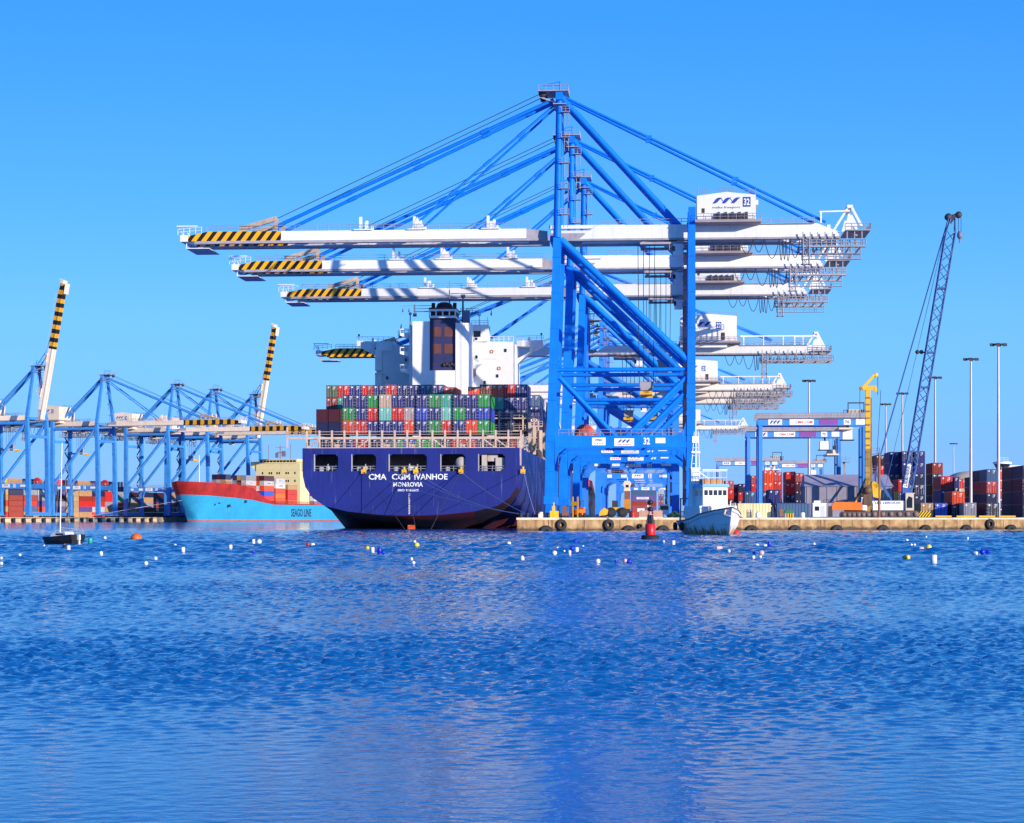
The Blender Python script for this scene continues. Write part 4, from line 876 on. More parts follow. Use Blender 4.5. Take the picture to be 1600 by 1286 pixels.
# ------------------------------------------------------------------ light blue feeder ship and the dark ship behind the cranes
DCV = Vector((.317, .948, 0)); SEAV = Vector((.948, -.317, 0)); B0 = Vector((-209, 922, 0))+SEAV*21+DCV*88.7
def L2(x, y, z=0.0): p = B0+SEAV*x+DCV*y; p.z = z; return p
def feeder():
    root = thing('container_ship', 'light blue container ship with red bow bulwark and cream bridge house', 'ship', B0, -AC)
    zs = [[(0, 6, -3), (0, 5.5, 0), (0, 5.2, 1), (0, 3, 6), (0, -1.5, 13.3), (0, -5.5, 19.9)],
          [(0.2, 12, -6), (2.6, 12, 0), (3.1, 11.8, 1), (5.6, 11, 6), (8.4, 9, 13), (9.9, 7.5, 19.4)],
          [(0.2, 30, -8), (9.2, 30, 0), (9.6, 30, 1), (11, 30, 6), (13, 30, 12.0), (14.2, 30, 18.8)],
          [(0.2, 48, -8), (13.2, 48, 0), (13.5, 48, 1), (14.2, 48, 6), (14.8, 48, 11), (15, 48, 17.0)],
          [(0.2, 62, -8), (14.6, 62, 0), (14.7, 62, 1), (15, 62, 6), (15, 62, 9.6), (15, 62, 12.2)],
          [(0.2, 74, -8), (15, 74, 0), (15, 74, 1), (15, 74, 6), (15, 74, 8.7), (15, 74, 9.3)],
          [(0.2, 205, -8), (15, 205, 0), (15, 205, 1), (15, 205, 6), (15, 205, 8.7), (15, 205, 9.3)],
          [(0.2, 212, -2), (13, 212, 0), (13.4, 212, 1), (14, 212, 6), (14.5, 212, 8.7), (14.5, 212, 9.3)]]
    mb = MB(); mb.loft(zs, smooth=True, matf=lambda i, j: 2 if j < 2 else 1 if j == 4 else 0)
    mb.prism([(-14.5, 1), (14.5, 1), (14.5, 9.3), (-14.5, 9.3)], 211.9, 212.1); mb.prism([(-14, 50), (-14.8, 75), (-14.8, 211), (14.8, 211), (14.8, 75), (14, 50)], 8.2, 8.4, 1, 'z'); mb.prism([(-6, 14), (-11, 34), (-12, 50), (12, 50), (11, 34), (6, 14)], 15.5, 15.7, 1, 'z')
    mb.build('hull', [HULLC, paint('bulwark_red', (.42, .025, .018), .55, .3, .7, '#2a0a08', scale=.2), paint('boot_top_pink', (.45, .16, .18), .6, .15, .3)], root, weld=True)
    mb = MB(); mb.text('SEAGO LINE', (15.06, 107, 4.6), (0, 1, 0), Z, 4.3, 0, w=26, bold=.02); mb.build('name_lettering', INKB, root)
    mb = MB(); mb.box(-13, 110, 8.4, 13, 122, 31.2)
    for k in range(3):
        for x in (-9.5, -5.5, -4.2, -.9, .4, 4.4, 5.7, 9.6): mb.box(x, 109.93, 17+k*4.2, x+.75, 109.99, 18.2+k*4.2, 1)
    mb.rail((-13, 109.8, 31.2), (-11, 109.8, 31.2), 1, .8, .08); mb.rail((11, 109.8, 31.2), (13, 109.8, 31.2), 1, .8, .08)
    for k in range(3): mb.box(-13.1, 109.86, 19.6+k*4.2, 13.1, 109.95, 19.8+k*4.2)
    mb.box(-11, 109.9, 31.3, 11, 121, 33.2, 0)
    for k in range(11): mb.box(-10.6+k*1.95, 109.84, 31.9, -9.0+k*1.95, 109.9, 32.9, 1)
    mb.box(-11.4, 109.6, 33.2, 11.4, 121.5, 33.6)
    dh = mb.build('deckhouse', [HOUSEY, GLASS], root)
    for s in (-1, 1):
        mb = MB(); mb.prism([(s*12.9, 31.2), (s*16.5, 31.2), (s*16.5, 29.9), (s*12.9, 26.6)], 110.5, 114); mb.box(min(s*11, s*16.5), 110.5, 31.2, max(s*11, s*16.5), 110.7, 32.2); mb.build('bridge_wing', HOUSEY, dh)
    mb = MB(); mb.tube((0, 113, 33.6), (0, 113, 41), .35, 0, 6); mb.box(-2, 112.6, 37, 2, 113.4, 37.4); mb.box(-3, 112.8, 34.4, -1.4, 113.6, 37); mb.box(.8, 112.8, 35, 3, 113.6, 38); mb.tube((-7, 113, 33.6), (-7, 113, 41.5), .2, 0, 5); mb.tube((6, 113, 33.6), (6, 113, 42), .2, 0, 5); mb.bar((-3, 113, 40), (3, 113, 40), .2)
    mb.build('radar_mast', paint('mast_brown', (.2, .16, .2), .6, .1, .2), root)
    mb = MB(); mb.tube((0, 18, 15.6), (0, 18, 33), .3, 0, 6, .18); mb.bar((-.8, 18, 27), (.8, 18, 27), .2); mb.build('foremast', SHIPW, root)
    mr = MB(); mr.rail((10.2, 9, 19.0), (14.3, 30, 18.8), 1.1, 1.6, .07); mr.rail((14.3, 30, 18.8), (15, 48, 17.0), 1.1, 1.6, .07); mr.rail((15, 74, 9.3), (15, 205, 9.3), 1.2, 2.4, .07); mr.build('deck_rail', paint('rail_red', (.4, .06, .04), .6), root)
    mb = MB(); mb.box(11.4, 16, 8.9, 12.2, 17, 9.5); mb.box(-4, 9, 16, 4, 12, 17.2); mb.build('bow_fitting', DARK, root)
    for p in ((14.45, 41, 10.2), (12.2, 27, 8.0)):
        mb = MB(); mb.ball(p, .7, 0, 8); mb.build('anchor', DARK, root)
feeder()
random.seed(21)
GF = 'containers on the light blue ship'
FEED = [(24, 15.8, 3, ['navy,tan,grey', 'maroon,pale grey,tan', 'navy,grey,grey'], 8.0), (47, 13.2, 4, ['grey,pale grey,red,orange red', 'tan,maroon,red,orange red', 'dark grey,grey,red,tan'], 12.2), (62, 10.6, 5, ['maroon,pale grey,orange red,bright blue,red', 'brick red,orange red,white,red,orange red', 'maroon,pale grey,grey,grey,tan'], 12.2), (76, 9.5, 5, ['pale grey,white,orange red,orange,orange red', 'tan,red,orange red,orange,red', 'grey,bright blue,orange red,red,red'], 12.2),
        (91, 9.0, 4, ['tan,red,red,orange red', 'pale grey,red,white,grey', 'purple,orange red,red,pale grey'], 12.2), (125, 8.5, 3, ['brick red,white,grey', 'red,grey,tan'], 12.2), (139, 8.5, 2, ['red,maroon', 'grey,red'], 12.2)]
for b, (y, z, n, cols, L) in enumerate(FEED):
    for i, cs in enumerate(cols):
        for j, c in enumerate(cs.split(',')):
            p = L2(13.2-2.55*i-(0 if y > 60 else 3), y, z+2.6*(n-1-j))
            container(c, p, -AC, f'{c} container, {ORD[j]} from top of {ORD[i]} row, {ORD[b]} bay of the light blue ship', GF, L=12.19 if L > 9 else 6.06, doors=False, word='MAERSK' if c in ('white', 'pale grey') else None)
def dark_ship():
    Y0 = 755.0; p0 = Vector((rail(Y0)-4.5-16.5, Y0, 0))
    root = thing('container_ship', 'dark hulled ship with rust streaks and red bulwark behind the crane legs', 'ship', p0, -TH)
    zs = [[(0, 6, -2), (0, 4, 2), (0, 0, 9), (0, -3, 16.5), (0, -3.4, 18.5)], [(1.5, 12, -2), (3, 12, 2), (7, 10, 9), (12.4, 8, 15.5), (13, 8, 17.8)],
          [(9, 30, -2), (11, 30, 2), (14, 30, 9), (16, 30, 13.5), (16, 30, 16)], [(15, 60, -2), (16, 60, 2), (16, 60, 8), (16, 60, 11.5), (16, 60, 12)], [(15, 240, -2), (16, 240, 2), (16, 240, 8), (16, 240, 11.5), (16, 240, 12)]]
    mb = MB(); mb.loft(zs, matf=lambda i, j: 1 if j == 3 else 0); mb.box(-15.9, 30, 10.9, 15.9, 240, 11.1); mb.build('hull', [HULLD, RED], root)
    mb = MB(); mb.box(-12, 36, 11, 14.5, 46, 20.2, 0); mb.box(-12.3, 35.6, 20.2, 14.9, 46.4, 23.2, 1); mb.build('deckhouse', [SHIPW, RED], root)
    mb = MB(); mb.tube((12.6, 34, 16), (12.6, 34, 36), .35, 0, 6); mb.box(11.4, 33.6, 25.5, 13.8, 34.4, 26.3); mb.build('foremast', SHIPW, root)
dark_ship()
# ------------------------------------------------------------------ container yard on the right
YARD = [  # left edge of the end wall, top row, tiers, tier height, colours from the top
 (1133, 751, 4, 2.59, 'red,red,maroon,navy'), (1141, 757, 4, 2.59, 'red,brick red,navy,navy'), (1154, 756, 4, 2.59, 'navy,red,maroon,navy'), (1174, 743, 5, 2.59, 'red,red,red,navy,navy'),
 (1193, 735, 4, 2.9, 'orange red,orange red,navy,navy'), (1209, 738, 5, 2.59, 'red,red,red,maroon,navy'), (1201, 765, 2, 2.9, 'dark blue,navy'), (1183, 768, 2, 2.9, 'navy,navy'), (1164, 768, 2, 2.9, 'grey blue,navy'),
 (1228, 737, 4, 2.9, 'red,red,navy,navy'), (1243, 739, 5, 2.59, 'red,maroon,navy,navy,navy'), (1222, 781, 1, 2.9, 'navy'), (1240, 781, 1, 2.9, 'navy'),
 (1368, 711, 6, 2.59, 'maroon,red,navy,navy,navy,navy'), (1390, 706, 6, 2.59, 'dark blue,dark blue,navy,maroon,navy,navy'), (1410, 705, 6, 2.59, 'dark blue,dark blue,navy,navy,maroon,navy'), (1429, 705, 6, 2.59, 'dark blue,dark blue,navy,navy,navy,navy'),
 (1404, 744, 3, 2.9, 'red,grey blue,navy'), (1457, 723, 5, 2.59, 'brick red,navy,maroon,navy,navy'), (1470, 744, 3, 2.9, 'red,dark blue,navy'), (1488, 768, 2, 2.59, 'orange red,navy'),
 (1461, 786, 1, 2.9, 'bright blue'), (1439, 786, 1, 2.9, 'tan'), (1506, 785, 1, 2.9, 'grey'), (1497, 748, 4, 2.59, 'red,beige,navy,navy'), (1484, 745, 4, 2.59, 'dark blue,navy,navy,navy'),
 (1518, 745, 4, 2.59, 'navy,brick red,dark blue,navy'), (1542, 733, 4, 2.9, 'grey blue,red,navy,dark grey'), (1561, 733, 5, 2.59, 'orange red,orange red,red,dark blue,navy'), (1582, 740, 5, 2.59, 'red,navy,navy,maroon,navy'), (1598, 727, 4, 2.59, 'navy,maroon,navy,navy'), (1542, 776, 1, 2.9, 'dark grey')]
YARD.sort(key=lambda s: (s[0]))
GY = 'containers stacked in the yard'
for si, (px, ty, n, h, cs) in enumerate(YARD):
    Y = 466.0 if px == 1404 else S*(h*n-.1)/(808-ty)
    x = (px-800)/S*Y+1.22
    for j, c in enumerate(cs.split(',')):
        pos = 'only one' if n == 1 else f'{ORD[j]} from top'
        if n == 1: Y = max(400, Y); x = (px-800)/S*Y+1.22
        container(c, (x, Y, QZ+.02+h*(n-1-j)), -TH, f'{c} container, {pos} in the {ORD[si]} yard stack from left', GY, H=h-.02, plain=(si*7+j*3) % 4 != 0)
        if px in (1598, 1542) and n > 3:
            container(c if j else 'maroon', Vector((x+.94, Y+12.7, QZ+.02+h*(n-1-j))), -TH, f'{c} container, {ORD[j]} from top, right behind the {ORD[si]} yard stack from left', GY, H=h-.02, doors=False)
# long-side containers near the quay edge and seen through the crane portals
def side_container(c, px0, px1, Y, lab, L=6.06, H=2.59, z=QZ+.02, word=None):
    x = (px1-800)/S*Y
    return container(c, (x, Y+1.3, z), R(90), lab, GY, L=L, H=H, doors=False, word=word)
side_container('cream', 1153, 1205, 374, 'ribbed cream container standing side-on at the quay edge beside the white boat')
side_container('grey blue', 1214, 1266, 377, 'grey blue container side-on at the quay edge before the tarpaulin shed')
for j, c in enumerate(('grey blue', 'purple', 'brick red', 'purple', 'maroon')):
    side_container(c, 987, 1026, 985, f'{c} container, {ORD[j]} from top of the side-on stack seen through the portals', L=12.19, H=2.59, z=QZ+2.62*(4-j), word='HANJIN' if j == 1 else None)
for j, c in enumerate(('pale grey', 'purple', 'brick red', 'grey blue', 'purple')):
    container(c, (at(1033, 0, 930).x, 930, QZ+2.62*(4-j)), -TH, f'{c} container, {ORD[j]} from top of the end-on stack inside the far portal', GY)

# left terminal wall of containers
random.seed(5)
WALL = [('grey', 'navy,grey,pale grey,red,orange red,orange'), ('g', 'navy,tan,tan,red,tan,red'), ('g', 'maroon,navy,brick red,brick red,brick red,brick red'), ('g', 'navy,grey,brick red,red,grey blue,tan'), ('g', 'dark blue,pale grey,grey,purple,orange red,tan'),
        ('g', 'navy,purple,maroon,grey,purple,navy'), ('g', 'tan,tan,tan,tan,tan,tan'), ('g', 'grey,tan,brick red,red,purple,tan'), ('g', 'navy,navy,brick red,red,pale grey,orange red'), ('g', 'tan,red,red,grey,tan,maroon'), ('g', 'tan,grey,teal,brick red,maroon,grey'), ('g', 'red,maroon,grey,tan,tan,navy')]
far = MB(); farm = {}
def far_box(c, p, z, L=12.19):
    if c not in farm: farm[c] = len(farm)
    y, x = DCV, SEAV; m = farm[c]
    def P(a, b, h): q = Vector((p.x, p.y, 0))+x*a+y*b; return (q.x, q.y, z+h)
    vs = [P(a, b, h) for a in (-1.22, 1.22) for b in (0, L) for h in (0, 2.57)]
    far.add(vs, [(0, 1, 3, 2), (4, 6, 7, 5), (0, 4, 5, 1), (2, 3, 7, 6), (0, 2, 6, 4), (1, 5, 7, 3)], m)
    for k in range(1, 20): far.bar(P(1.23, L*k/20, .15), P(1.23, L*k/20, 2.4), .07, .07, m)
WALL += [('', 'navy,tan,grey,maroon,dark grey'), ('', 'maroon,navy,brick red,dark grey,navy'), ('', 'tan,grey,navy,navy,maroon'), ('', 'navy,dark grey,maroon,tan,navy'), ('', 'grey,navy,maroon,navy,dark grey')]
for i, (_, cs) in enumerate(WALL):
    p = Vector((-243.5, 930, 0))+DCV*(i*12.7); lst = cs.split(',')
    if 8 < i < 12: lst = lst[1:]
    for j, c in enumerate(lst):
        z = QZ+.02+2.62*(len(lst)-1-j)
        if i < 7: container(c, (p.x, p.y, z), -AC, f'{c} container, {ORD[j]} from top in {ORD[i]} column of the left terminal wall', 'containers in the left terminal', doors=False, word='MAERSK' if c in ('white', 'pale grey') else None)
        else: far_box(c, p, z)
for i in range(12):
    p = Vector((-249, 925, 0))+DCV*(i*12.7+4)+SEAV*-(3.2)
    for j in range(3): far_box(('navy', 'maroon', 'yellow', 'tan', 'navy', 'grey', 'red', 'maroon', 'tan', 'brown', 'navy', 'grey')[(i+5*j) % 12], p, QZ+2.62*(6.05-j))
tag(far.build('distant_containers', [paint('container_'+c.replace(' ', '_'), CC[c], .5, .12, .38) for c in farm]), 'mass of small distant containers stacked in the left terminal', None, None, 'stuff')

# ------------------------------------------------------------------ yard gantry cranes on rubber tyres
def yard_gantry(label, px, ty, tpx, spx, dim):
    Y = S*21.5/(808-ty-2); w = 23.5
    root = thing('yard_gantry_crane', label, 'yard crane', ((px-800)/S*Y, Y, QZ), -TH, 'yard gantry cranes')
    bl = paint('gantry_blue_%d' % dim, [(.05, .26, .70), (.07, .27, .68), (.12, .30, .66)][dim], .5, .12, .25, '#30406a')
    H = 21.5
    for v in (0, 7.0):
        for u in (.6, w-.6):
            mb = MB(); mb.box(u-.4, v-.4, 1.4, u+.4, v+.4, H-1.6); mb.box(u-.62, v-.12, 2.4, u-.4, v+.12, H-2); mb.build('leg', bl, root)
        mb = MB(); mb.box(0, v-.55, H-1.6, w, v+.55, H-.1); mb.build('girder', bl, root)
        mb = MB(); y = v-.75 if v == 0 else v+.75; mb.box(-.4, y-.4, H-.1, w+.4, y+.4, H+.02); mb.rail((-.4, y, H), (w+.4, y, H), 1.1, 1.3, .06); mb.box(-.4, y-.02, H+.1, w+.4, y+.02, H+1.0) ; mb.build('walkway', STEEL, root)
    for u in (.6, w-.6):
        mb = MB(); mb.box(u-.5, -2.4, .9, u+.5, 9.4, 1.9); mb.build('sill_beam', bl, root)
        for v in (-1.6, 8.6):
            mb = MB(); mb.lathe((u-.35, v, .75), [(.3, 0), (.7, 0), (.75, .1), (.75, .6), (.7, .7), (.3, .7), (.3, 0)], 16, 0, 'x'); mb.build('tyre', RUBBER, root)
    for k in range(3):
        mb = MB(); u = w+.9; mb.box(w-.2, 1, 5+k*4.4, w+2.2, 5, 5.1+k*4.4); mb.rail((w, 1, 5.1+k*4.4), (w+2.2, 1, 5.1+k*4.4), 1.1, 1.1, .05); mb.bar((w+1, 1.4, 1+k*4.4), (w+1, 4.6, 5+k*4.4), .6, .12); mb.build('stair_landing', STEEL, root)
    u = (tpx-px)*Y/S
    mb = MB(); mb.box(u-2.2, .2, H+.3, u+2.2, 6.8, H+.9, 0); mb.box(u-1.4, 1, H+.9, u+1.6, 5.5, H+1.9, 1)
    for x in (u-1.5, u+1.9): mb.bar((x, .6, H+.8), (x, .6, H+3.4), .2)
    mb.bar((u-1.6, .6, H+3.3), (u+2, .6, H+3.3), .26); mb.rail((u-2.5, .1, H+.6), (u+2.5, .1, H+.6), 1.1, .8, .06)
    tr = mb.build('trolley', [DARK, CREAM], root)
    if spx:
        u = (spx[0]-px)*Y/S; z = HC+(808-spx[1])*Y/S-QZ
        mb = MB()
        for dx in (-1.6, -.6, .6, 1.6): mb.tube((u+dx*.7, 3.5, z+1.8), (u+dx, 3.5, H+.3), .05, 0, 4)
        mb.build('hoist_rope', DARK, root)
        mb = MB(); mb.box(u-1.5, -2.4, z, u+1.5, 9.4, z+.4, 0); mb.prism([(u-1.2, z+.4), (u+1.2, z+.4), (u+.8, z+1.5), (u-.8, z+1.5)], 2, 5, 0); mb.box(u-1.3, 2.2, z+1.5, u-.7, 4.6, z+2.3, 1); mb.box(u+.5, 2.2, z+1.4, u+1.2, 4.6, z+2.5, 1)
        mb.build('spreader', [CREAM, DARK], root)
    mb = MB(); mb.box(w-5.2, .9, H-4.6, w-3.1, 3.6, H-2.5, 0); mb.box(w-5.6, .7, H-4.8, w-2.7, 3.8, H-4.6, 1); mb.bar((w-4, 2, H-2.5), (w-4, 2, H-1), .3, None, 1); mb.build('operator_cab', [SHIPW, DARK], root)
    zc = H-.85
    def pan(u0, u1, mats, f=None):
        m2 = MB(); m2.box(u0, -.62, zc-.6, u1, -.56, zc+.6); 
        if f: f(m2, Vector(((u0+u1)/2, -.65, zc)), u1-u0)
        m2.build('sign_panel', mats, root)
    pan(2.2, 5.2, [LETW, INK], lambda m, o, w_: m.logo(o, X, Z, w_*.75, .7, 1))
    pan(6.8, 12.0, [LETW, REDL], lambda m, o, w_: m.text('CMA CGM', o+X*.5, X, Z, .6, 1, w=3.6))
    pan(13.2, 17.2, [PINK]); pan(18.4, 19.9, [LETW, INK], lambda m, o, w_: m.text('76' if dim == 0 else '75', o, X, Z, .7, 1, w=.9)); pan(21.0, 22.9, [LETW])
yard_gantry('nearest blue yard gantry crane with tall legs above the grey shed', 1184, 651, 1335, (1319, 672), 0)
yard_gantry('second blue yard gantry crane, spreader hanging under its beam', 1166, 671, 1296, (1299, 712), 1)
yard_gantry('small distant blue yard gantry crane between the white boat and the red stacks', 1120, 718, 1213, (1212, 735), 2)
yard_gantry('smaller distant blue yard gantry crane above the grey shed roof', 1195, 722, 1281, None, 2)

# ------------------------------------------------------------------ floodlight masts
def light_mast(px, ty, lab, H=38.0, col_=POLE):
    Y = S*(H+QZ-HC)/(808-ty)
    root = thing('light_mast', lab, 'light mast', ((px-800)/S*Y, Y, QZ), 0, 'floodlight masts in the yard')
    mb = MB(); mb.tube((0, 0, 0), (0, 0, H-.4), .42, 0, 10, .22); mb.box(-.6, -.6, 0, .6, .6, .3); mb.build('pole', col_, root)
    mb = MB(); mb.lathe((0, 0, H-.5), [(.3, 0), (1.5, .15), (1.5, .3), (.3, .3)], 14); mb.build('light_ring', DARK, root)
    for k in range(6):
        a = k*math.pi/3+.3; c = Vector((1.55*math.cos(a), 1.0*math.sin(a), H-.35)); mb = MB(); mb.box(c.x-.42, c.y-.3, c.z-.3, c.x+.42, c.y+.3, c.z+.25); mb.build('floodlight', DARK, root)
light_mast(1560, 536, 'tallest floodlight mast, rightmost, in front of the orange red stack'); light_mast(1517, 559, 'tall floodlight mast standing above the grey bottom container')
light_mast(1461, 588, 'floodlight mast right of the lattice crane boom behind the red stack'); light_mast(1410, 613, 'thin floodlight mast between the yellow drill mast and the lattice boom')
light_mast(1264, 593, 'floodlight mast rising in front of the yard gantry cranes'); light_mast(1384, 630, 'faint thin floodlight mast just right of the yellow drill mast')
light_mast(1490, 692, 'farthest faint low floodlight mast above the beige dome', H=34)

# ------------------------------------------------------------------ shed, dome, tower, cabin
def shed():
    Y = 452.0; w = 19.0; x0 = at(1258, 0, Y).x
    root = thing('tarpaulin_shed', 'long grey tarpaulin roofed shed behind the orange drill rig', 'shed', (x0, Y, QZ), -TH)
    mb = MB(); mb.box(0, 0, 0, w, 14, 6.9); mb.prism([(-.1, 6.9), (14.1, 6.9), (7, 9.4)], 0, w, 0, 'x'); mb.build('wall', GREY, root)
    mb = MB(); mb.add([(-.2, -.35, 6.85), (w+.3, -.35, 6.85), (w-.5, 7, 9.6), (.3, 7, 9.6), (-.2, 14.35, 6.85), (w+.3, 14.35, 6.85)], [(0, 1, 2, 3), (3, 2, 5, 4), (0, 3, 4), (1, 5, 2)]); mb.build('roof', paint('tarpaulin', (.36, .32, .38), .75, .12, .25, '#2a2430'), root)
    mb = MB(); mb.box(12.2, -.06, 0, 18.6, .0, 6.2); mb.build('door', paint('shed_panel', (.36, .31, .28), .7, .1, .3), root)
    for k in range(6): mb = MB(); mb.box(.4+k*2.2, -.12, 0, .6+k*2.2, -.0, 6.8); mb.build('post', GREY, root)
shed()
def dome():
    Y = 760.0; root = thing('dome', 'beige domed storage hall roof beyond the yard stacks', 'building', (at(1513, 0, Y).x, Y, QZ), 0)
    mb = MB(); mb.lathe((0, 0, 0), [(8.6, 0), (8.6, 12.5)], 28); mb.build('wall', CREAM, root)
    mb = MB(); mb.lathe((0, 0, 12.5), [(8.9*math.cos(t*math.pi/20), 4.6*math.sin(t*math.pi/20)) for t in range(11)], 28); mb.build('roof', paint('dome_beige', (.66, .52, .36), .7, .1, .3), root)
dome()
def tower():
    Y = 640.0; root = thing('control_tower', 'small blue control tower with flared white cab behind the rightmost stacks', 'tower', (at(1566, 0, Y).x, Y, QZ), 0)
    mb = MB(); mb.box(-1.6, -1.6, 0, 1.6, 1.6, 15); mb.build('shaft', BLUE2, root)
    mb = MB(); mb.lathe((0, 0, 15), [(1.8, 0), (2.6, 1.6), (2.6, 1.7), (0, 1.7)], 8, 0); mb.build('cab', GLASS, root)
    mb = MB(); mb.lathe((0, 0, 16.7), [(2.9, 0), (3.0, .5), (1.5, .9), (0, .9)], 16); mb.build('roof', SHIPW, root)
    mb = MB(); mb.lathe((0, 0, 14.2), [(1.7, 0), (3.6, .3), (3.6, .6), (1.7, .6)], 16)
    for k in range(10): a = k*math.pi/5; mb.tube((3.4*math.cos(a), 3.4*math.sin(a), 14.8), (3.4*math.cos(a), 3.4*math.sin(a), 15.8), .05, 0, 4)
    mb.rail((-1.8, 0, 17.6), (1.8, 0, 17.6), 1.1, .9, .05); mb.build('balcony', SHIPW, root)
    r2 = thing('terminal_building', 'low long white roofed terminal building at the right edge behind dark stacks', 'building', (at(1578, 0, 660).x, 660, QZ), -TH)
    mb = MB(); mb.box(0, 0, 0, 40, 16, 15.6); mb.build('wall', paint('terminal_wall', (.5, .46, .44), .7, .1, .2), r2); mb = MB(); mb.box(-1, -1, 15.6, 41, 17, 16.8); mb.build('roof', SHIPW, r2)
tower()
def cabin():
    Y = 384.0; root = thing('site_cabin', 'white portable cabin with one dark window beside the orange drill rig', 'cabin', (at(1270, 0, Y).x, Y, QZ), -TH)
    mb = MB(); mb.box(0, 0, .15, 2.5, 5.5, 2.6); mb.box(-.06, -.06, 2.6, 2.56, 5.56, 2.75); mb.box(.3, 1, 2.75, 1.5, 3, 3.2, 0); mb.box(.1, .1, 0, 2.4, 5.4, .15, 1); mb.build('wall', [SHIPW, DARK], root)
    mb = MB(); mb.box(.4, -.05, 1.3, 1.2, .02, 2.1); mb.build('window', GLASS, root)
    mb = MB(); mb.box(1.5, -.04, .2, 2.25, .01, 2.2); mb.build('door', paint('cabin_door', (.62, .60, .6), .5, .05, .2), root)
    r2 = thing('site_cabin', 'grey box coloured as shaded right part of the white cabin, under the rig tail', 'cabin', (at(1291, 0, 392).x, 392, QZ), -TH)
    mb = MB(); mb.box(0, 0, .15, 3.4, 2.5, 2.7); mb.box(-.05, -.05, 2.7, 3.45, 2.55, 2.82); mb.build('wall', GREY, r2); mb = MB(); mb.box(.4, -.05, .2, 1.2, .01, 2.2); mb.build('door', DARK, r2)  # added grey box, its colour stands for shadow on the cabin's right part
cabin()

# ------------------------------------------------------------------ drill rig and lattice crane
def tracks(root, u0, u1, v0, v1, h):
    for v in (v0, v1):
        mb = MB(); n = 10; prof = [(u0+h/2-h/2*math.sin(t*math.pi/n), h/2+h/2*math.cos(t*math.pi/n)) for t in range(n+1)]+[(u1-h/2+h/2*math.sin(t*math.pi/n), h/2-h/2*math.cos(t*math.pi/n)) for t in range(n+1)]
        mb.prism(prof, v, v+.8, 0); k = u0+.2
        while k < u1-.2: mb.box(k, v-.05, -.0, k+.16, v+.85, .05); mb.box(k, v-.05, h-.04, k+.16, v+.85, h+.03); k += .34
        tr = mb.build('track', paint('track_steel', (.10, .07, .07), .7, .3, .4), root)
        m2 = MB()
        k = u0+h/2
        while k <= u1-h/2+.01: m2.lathe((k, v-.14, h/2), [(0, 0), (h*.36, 0), (h*.36, .12), (0, .12)], 12, 0, 'y'); k += (u1-u0-h)/5
        m2.build('road_wheel', paint('track_wheel', (.22, .15, .14), .7, .2, .4), tr)
